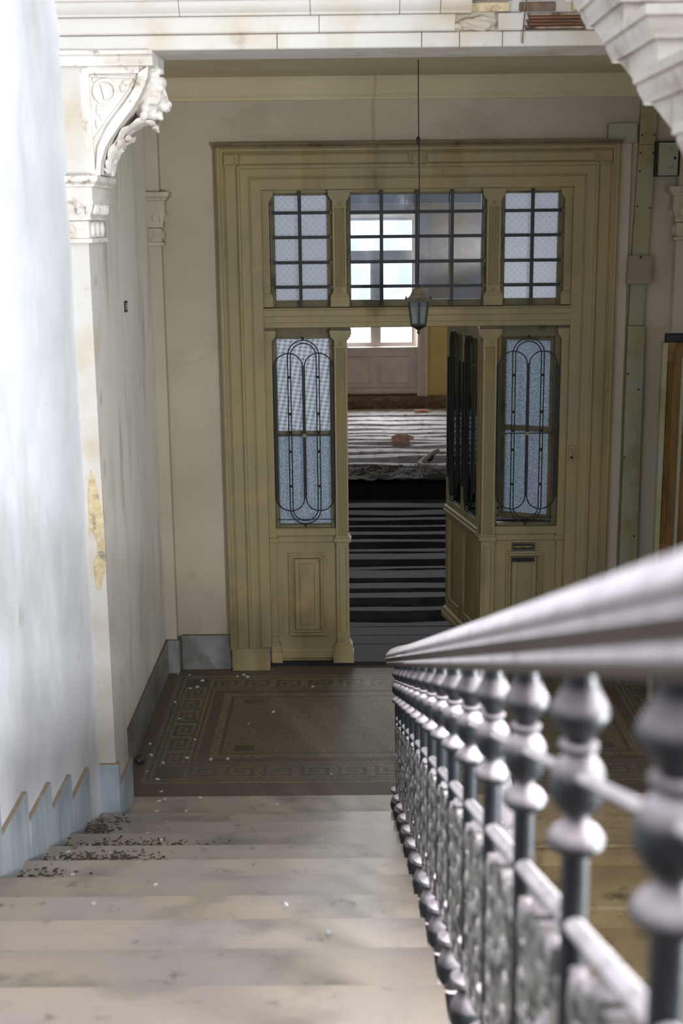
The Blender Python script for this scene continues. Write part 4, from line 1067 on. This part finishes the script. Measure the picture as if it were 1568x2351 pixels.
strip(pm, [sh(T / 2, .06), sh(T / 2, .16), sh(T / 2, .28), sh(T / 2, .40), sh(T / 2, .49)], .040, .012, lambda t: .55 + .6 * abs(math.sin(PI * 2.5 * t)))
q = sh(T / 2, .27); pm.ell((-.006, q[0], q[1]), (.018, .034, .05), 10, 7)
def squeeze(x, s_, z):
    h = z + s_ * SL; h = .5 - (.5 - h) * .86; s2 = T / 2 + (s_ - T / 2) * .80
    return (x, s2, h - s2 * SL)
pm.v = [squeeze(*p) for p in pm.v]
panel_me = pm.mesh('ornamental_panel', 'iron_panel', 45)
tb = MB().sweep([(0,) + sh(.010, .512), (0,) + sh(T - .010, .512)], [(.012 * math.cos(a), .012 * math.sin(a)) for a in [2 * PI * i / 12 for i in range(12)]])
bar_me = tb.mesh('panel_bar', 'iron_dusty', 50)
rod_me = MB().tube([(0, .026, .815 - R + .008 - .026 * SL), (0, T - .026, .815 - R + .008 - (T - .026) * SL)], .0075, 10, (1, 0, 0)).mesh('tie_rod', 'iron_dusty', 50)
# s runs away from the camera from baluster k+1 down to baluster k
for k in range(2, 17):
    y, z = BYS[k - 1], R * k
    for nm, me in (('ornamental_panel', panel_me), ('panel_bar', bar_me), ('tie_rod', rod_me)):
        o = bpy.data.objects.new(nm, me); COL.objects.link(o); o.parent = bal; o.matrix_parent_inverse = wmat(bal).inverted(); o.location = (XB + .008, y, z)
# balusters of the turn and the lower flight
for (x, y) in ((.70, 6.62), (.885, 6.745), (1.07, 6.62)): baluster(x, y, 0.0, bal, .905)
for j in range(1, 8): baluster(XB2 + .005, 6.2 - T * j + .2, -R * j, bal, .905)

# ================================================================== LANTERN
lan = tag(empty('hanging_lantern', (.862, 8.1, 2.50)), 'six-sided black lantern hanging on a thin cord before the door', 'lantern')
LC = (.862, 8.1)
def hexring(r, z, tw=PI / 6): return [(LC[0] + r * math.cos(tw + i * PI / 3), LC[1] + r * math.sin(tw + i * PI / 3), z) for i in range(6)]
cord = [(.862 + .004 * math.sin(t * 5), 8.1, 2.81 + (4.13 - 2.81) * t) for t in [i / 18 for i in range(19)]]
MB().tube(cord, .0035, 6, (1, 0, 0)).build('cord', 'black', lan)
MB().lathe([(.002, 3.690), (.010, 3.682), (.012, 3.665), (.006, 3.645), (.002, 3.640)], (.858, 8.1, 0), 10).build('cord_clip', 'black', lan, smooth=40)
def hexloft(levels):
    mb = MB(); v = []; f = []
    for r, z in levels: v += hexring(r, z)
    for q in range(len(levels) - 1):
        for i in range(6): f.append((q * 6 + i, q * 6 + (i + 1) % 6, q * 6 + 6 + (i + 1) % 6, q * 6 + 6 + i))
    f += [tuple(range(6))[::-1], tuple(range(len(v) - 6, len(v)))]
    return mb.add(v, f)
roof = hexloft([(.098, 2.704), (.094, 2.714), (.070, 2.726), (.056, 2.742), (.050, 2.756), (.040, 2.772), (.024, 2.786), (.010, 2.790), (.008, 2.806)])
rf = roof.build('roof', 'lamp_metal', lan)
tips = MB()
for i in range(6):
    a = PI / 6 + i * PI / 3
    tips.lathe([(.008, -.004), (.004, .012), (.0005, .024)], (LC[0] + .088 * math.cos(a), LC[1] + .088 * math.sin(a), 2.712), 6)
tips.build('roof_tip', 'lamp_metal', rf)
for i in range(6):
    a, b = hexring(.070, 2.706)[i], hexring(.050, 2.560)[i]
    MB().tube([a, b], .0055, 6, (0, 1, 0)).build('corner_bar', 'lamp_metal', lan)
    a2, b2 = hexring(.069, 2.706)[(i + 1) % 6], hexring(.049, 2.560)[(i + 1) % 6]
    a1, b1 = hexring(.069, 2.706)[i], hexring(.049, 2.560)[i]
    MB().add([a1, a2, b2, b1], [(0, 1, 2, 3)]).build('lantern_pane', 'glass_lamp', lan)
hexloft([(.054, 2.566), (.056, 2.556), (.050, 2.548), (.032, 2.540), (.016, 2.530), (.008, 2.524)]).build('bottom_cup', 'lamp_metal', lan)
MB().lathe([(.004, 2.526), (.010, 2.516), (.009, 2.508), (.004, 2.502), (.001, 2.500)], (LC[0], LC[1], 0), 12).build('finial', 'lamp_metal', lan, smooth=50)
MB().lathe([(.012, 2.545), (.012, 2.60), (.018, 2.62), (.022, 2.65), (.016, 2.68), (.004, 2.69)], (LC[0], LC[1], 0), 14).build('bulb', 'glass_lamp', lan, smooth=50)

# ================================================================== FITTINGS ON THE DOOR WALL
jb = tag(MB().prism([(2.180, 3.684), (2.352, 3.684), (2.362, 3.694), (2.364, 3.800), (2.354, 3.812), (2.182, 3.811), (2.172, 3.801), (2.172, 3.694)], 'y', 8.945, 9.0).build('junction_box', 'boxgrey', bevel=.003), 'pale rounded junction box above the corner of the door frame', 'junction box')
for x, z in ((2.186, 3.798), (2.350, 3.798), (2.186, 3.698), (2.350, 3.698)): MB().lathe([(.004, 0), (.004, .003), (0, .004)], (x, 8.945, z), 8, 'y').build('screw', 'plate_tan', jb)
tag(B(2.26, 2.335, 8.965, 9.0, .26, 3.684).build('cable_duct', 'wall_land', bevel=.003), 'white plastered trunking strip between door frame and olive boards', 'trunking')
def boardseg(x0a, x1a, x0b, x1b, za, zb, label, screws, y=8.955):
    o = tag(MB().prism([(x0b, zb), (x1b, zb), (x1a, za), (x0a, za)], 'y', y, 9.0).build('cable_board', 'board', bevel=.002), label, 'board', 'olive cable boards on the door wall')
    for x, z in screws: MB().lathe([(.007, 0), (.007, .001), (0, .0015)], (x, y, z), 10, 'y').build('nail_head', 'black', o)
boardseg(2.388, 2.497, 2.381, 2.489, 3.985, 3.672, 'short olive cable board above the fuse box, with nail heads', [(2.40, 3.92), (2.398, 3.735), (2.48, 3.735)])
boardseg(2.381, 2.491, 2.362, 2.470, 3.670, 2.945, 'olive cable board between the fuse box and the square cover plate', [(2.392, 3.62), (2.475, 3.62), (2.392, 3.50), (2.385, 3.27), (2.47, 3.26)])
boardseg(2.360, 2.464, 2.354, 2.456, 2.765, 2.472, 'short olive cable board just below the square cover plate', [])
boardseg(2.352, 2.468, 2.352, 2.480, 2.469, .26, 'long greyish cable board running down to the floor', [(2.362, 2.14), (2.44, 2.03), (2.36, 1.55), (2.45, .98)], 8.95)
cpz = tag(MB().prism([(2.330, 2.949), (2.489, 2.947), (2.484, 2.755), (2.322, 2.757)], 'y', 8.905, 8.955).build('cover_plate', 'plate_tan', bevel=.003), 'square tan cover plate on the olive cable boards', 'cover plate')
MB().lathe([(.009, 0), (.009, .003), (0, .004)], (2.41, 8.905, 2.935), 10, 'y').build('screw', 'black', cpz)
fbx = tag(B(2.497, 2.622, 8.86, 8.90, 3.468, 3.680).build('fuse_box', 'board', bevel=.003), 'olive fuse box door with small latch beside the cable boards', 'fuse box')
B(2.482, 2.638, 8.895, 9.0, 3.466, 3.690).build('box_back', 'black', fbx)
MB().lathe([(.009, 0), (.009, .008), (0, .010)], (2.60, 8.86, 3.58), 12, 'y').build('knob', 'black', fbx)
for zc, s in ((3.63, 1), (3.53, -1)):
    MB().tube([(2.575 + .012 * math.cos(a), 8.857, zc + .014 * math.sin(a) * s) for a in [i * .5 for i in range(8)]], .0025, 6, (0, 1, 0)).build('hook', 'plate_tan', fbx)
sw = tag(B(XL, XL + .008, 7.815, 7.895, 2.672, 2.738).build('wall_plate', 'black', bevel=.002), 'small dark metal plate on the left landing wall', 'plate')
B(XL + .008, XL + .010, 7.83, 7.88, 2.685, 2.725).build('plate_insert', 'boxgrey', sw)

# brown half-open wooden door standing at the right of the landing
bd = tag(empty('brown_door', (2.45, 8.27, 0)), 'brown varnished wooden door with fluted column standing ajar at the landing edge', 'door')
B(2.425, 2.458, 8.235, 8.30, 0, 2.42).build('edge_stile', 'board', bd, bevel=.004)
MB().prism([(2.458, 8.30), (2.458, 8.25), (2.464, 8.243), (2.470, 8.250), (2.476, 8.243), (2.482, 8.250), (2.488, 8.243), (2.494, 8.252), (2.494, 8.30)], 'z', 1.10, 2.30).build('column', 'brownwood', bd, smooth=30)
stepcap(2.458, 2.494, 8.30, 8.248, [(.004, 2.30, 2.312), (0, 2.312, 2.37), (.008, 2.37, 2.385), (.014, 2.385, 2.42)]).build('column_capital', 'brownwood', bd)
stepcap(2.458, 2.494, 8.30, 8.248, [(.006, 1.08, 1.10), (0, 1.02, 1.08), (.008, .99, 1.02), (.014, .95, .99), (.004, 0, .95)]).build('column_base', 'brownwood', bd)
MB().lathe([(.013, 0), (.013, .004), (.006, .006), (0, .006)], (2.476, 8.246, 2.342), 12, 'y').build('rosette', 'brownwood', bd)
MB().lathe([(.013, 0), (.013, .004), (.006, .006), (0, .006)], (2.476, 8.246, 1.05), 12, 'y').build('rosette', 'brownwood', bd)
B(2.494, XRW, 8.27, 8.295, 0, 2.42).build('panel', 'brownwood', bd)
B(2.445, XRW, 8.225, 8.30, 2.42, 2.475).build('head', 'black', bd, bevel=.008)
B(2.555, 2.575, 8.255, 8.275, 0, 2.32).build('moulding', 'board', bd)

# ================================================================== DEBRIS
rng = random.Random(21)
def flake(x, y, z, s):
    mb = MB(); n = 6
    base = [(s * rng.uniform(.5, 1) * math.cos(2 * PI * i / n), s * rng.uniform(.35, .8) * math.sin(2 * PI * i / n)) for i in range(n)]
    a = rng.uniform(0, 6.3)
    top = [(px, py, rng.uniform(.002, .5 * s)) for px, py in base]
    v = [(px, py, 0) for px, py in base] + [(px * .92, py * .92, h + .002) for px, py, h in top]
    f = [tuple(range(n))[::-1], tuple(range(n, 2 * n))] + [(i, (i + 1) % n, (i + 1) % n + n, i + n) for i in range(n)]
    mb.add(v, f).xform(Matrix.Translation((x, y, z)) @ Matrix.Rotation(a, 4, 'Z'))
    return tag(mb.build('plaster_flake', 'flake'), 'small pale flake of fallen plaster on the mosaic floor', 'debris', 'plaster flakes on the landing')
LF = [(-.749,8.845),(-.64,8.715),(-.663,8.592),(-.833,8.86),(-.71,8.567),(-.354,8.835),(-.325,8.789),(-.40,8.80),(-.844,7.576),(-.72,7.279),(-.80,7.161),(-.569,7.64),(-.81,7.40),(-.724,7.048),
      (-.677,6.88),(-.669,6.754),(-.643,6.776),(-.665,6.62),(-.442,6.795),(.151,8.581),(-.714,7.996),(-.584,7.355),(-.435,7.325),(-.335,7.337),(-.25,7.9),(.3,7.1),(-.1,8.1),(.0,6.7),(-.5,6.62),(-.78,8.3)]
for x, y in LF: flake(x, y, 0.0008, rng.uniform(.010, .022))
for k, x in ((1, -.55), (1, -.76), (2, -.70), (2, -.58), (3, -.78), (3, -.46), (4, -.80), (4, -.62), (4, -.84), (5, -.68), (7, -.45), (6, -.3), (7, .2), (8, .35)):
    o = flake(x, Y1 - T * (k - 1) - rng.uniform(.06, .15), R * k + .0003, rng.uniform(.008, .017)); o['label'] = 'small pale flake of fallen plaster on a marble step'; o['group'] = 'plaster flakes on the steps'
def dirtpile(cx_, cy_, z, sx, sy, n, label):
    mb = MB()
    for i in range(n):
        x, y = rng.gauss(cx_, sx), rng.gauss(cy_, sy)
        x = max(XL + .03, x); y = min(max(y, cy_ - .16), cy_ + .15)
        s_ = rng.uniform(.0015, .0055); mb.ell((x, y, z + s_ * .25), (s_ * rng.uniform(1, 2.6), s_ * rng.uniform(1, 1.8), s_ * .6), 6, 4)
    return tag(mb.build('dirt_scatter', 'dirt'), label, 'dirt', kind='stuff')
dirtpile(-.66, Y1 - T * 3 - .18, R * 4, .15, .055, 900, 'dark dirt and rubble scattered on a marble step by the wall')
dirtpile(-.60, Y1 - T * 2 - .17, R * 3, .17, .045, 650, 'dark dirt scattered across a lower marble step')
dirtpile(-.84, Y1 - T * 1 - .10, R * 2, .05, .05, 220, 'grey crumbs of plaster heaped beside the marble baseboard')
dirtpile(-.83, Y1 - .02 - .16, R * 1, .05, .05, 260, 'small heap of crumbs at the foot of the pilaster')
dirtpile(-.80, Y1 - T * 4 - .17, R * 5, .06, .05, 180, 'thin dark grit on an upper marble step')
lump('feather_tuft', (-.862, 7.30, .022), (.030, .045, .022), 'dirt', None, 4, .6)
tag(bpy.data.objects['feather_tuft'], 'dark feather tuft lying against the left baseboard', 'feather')
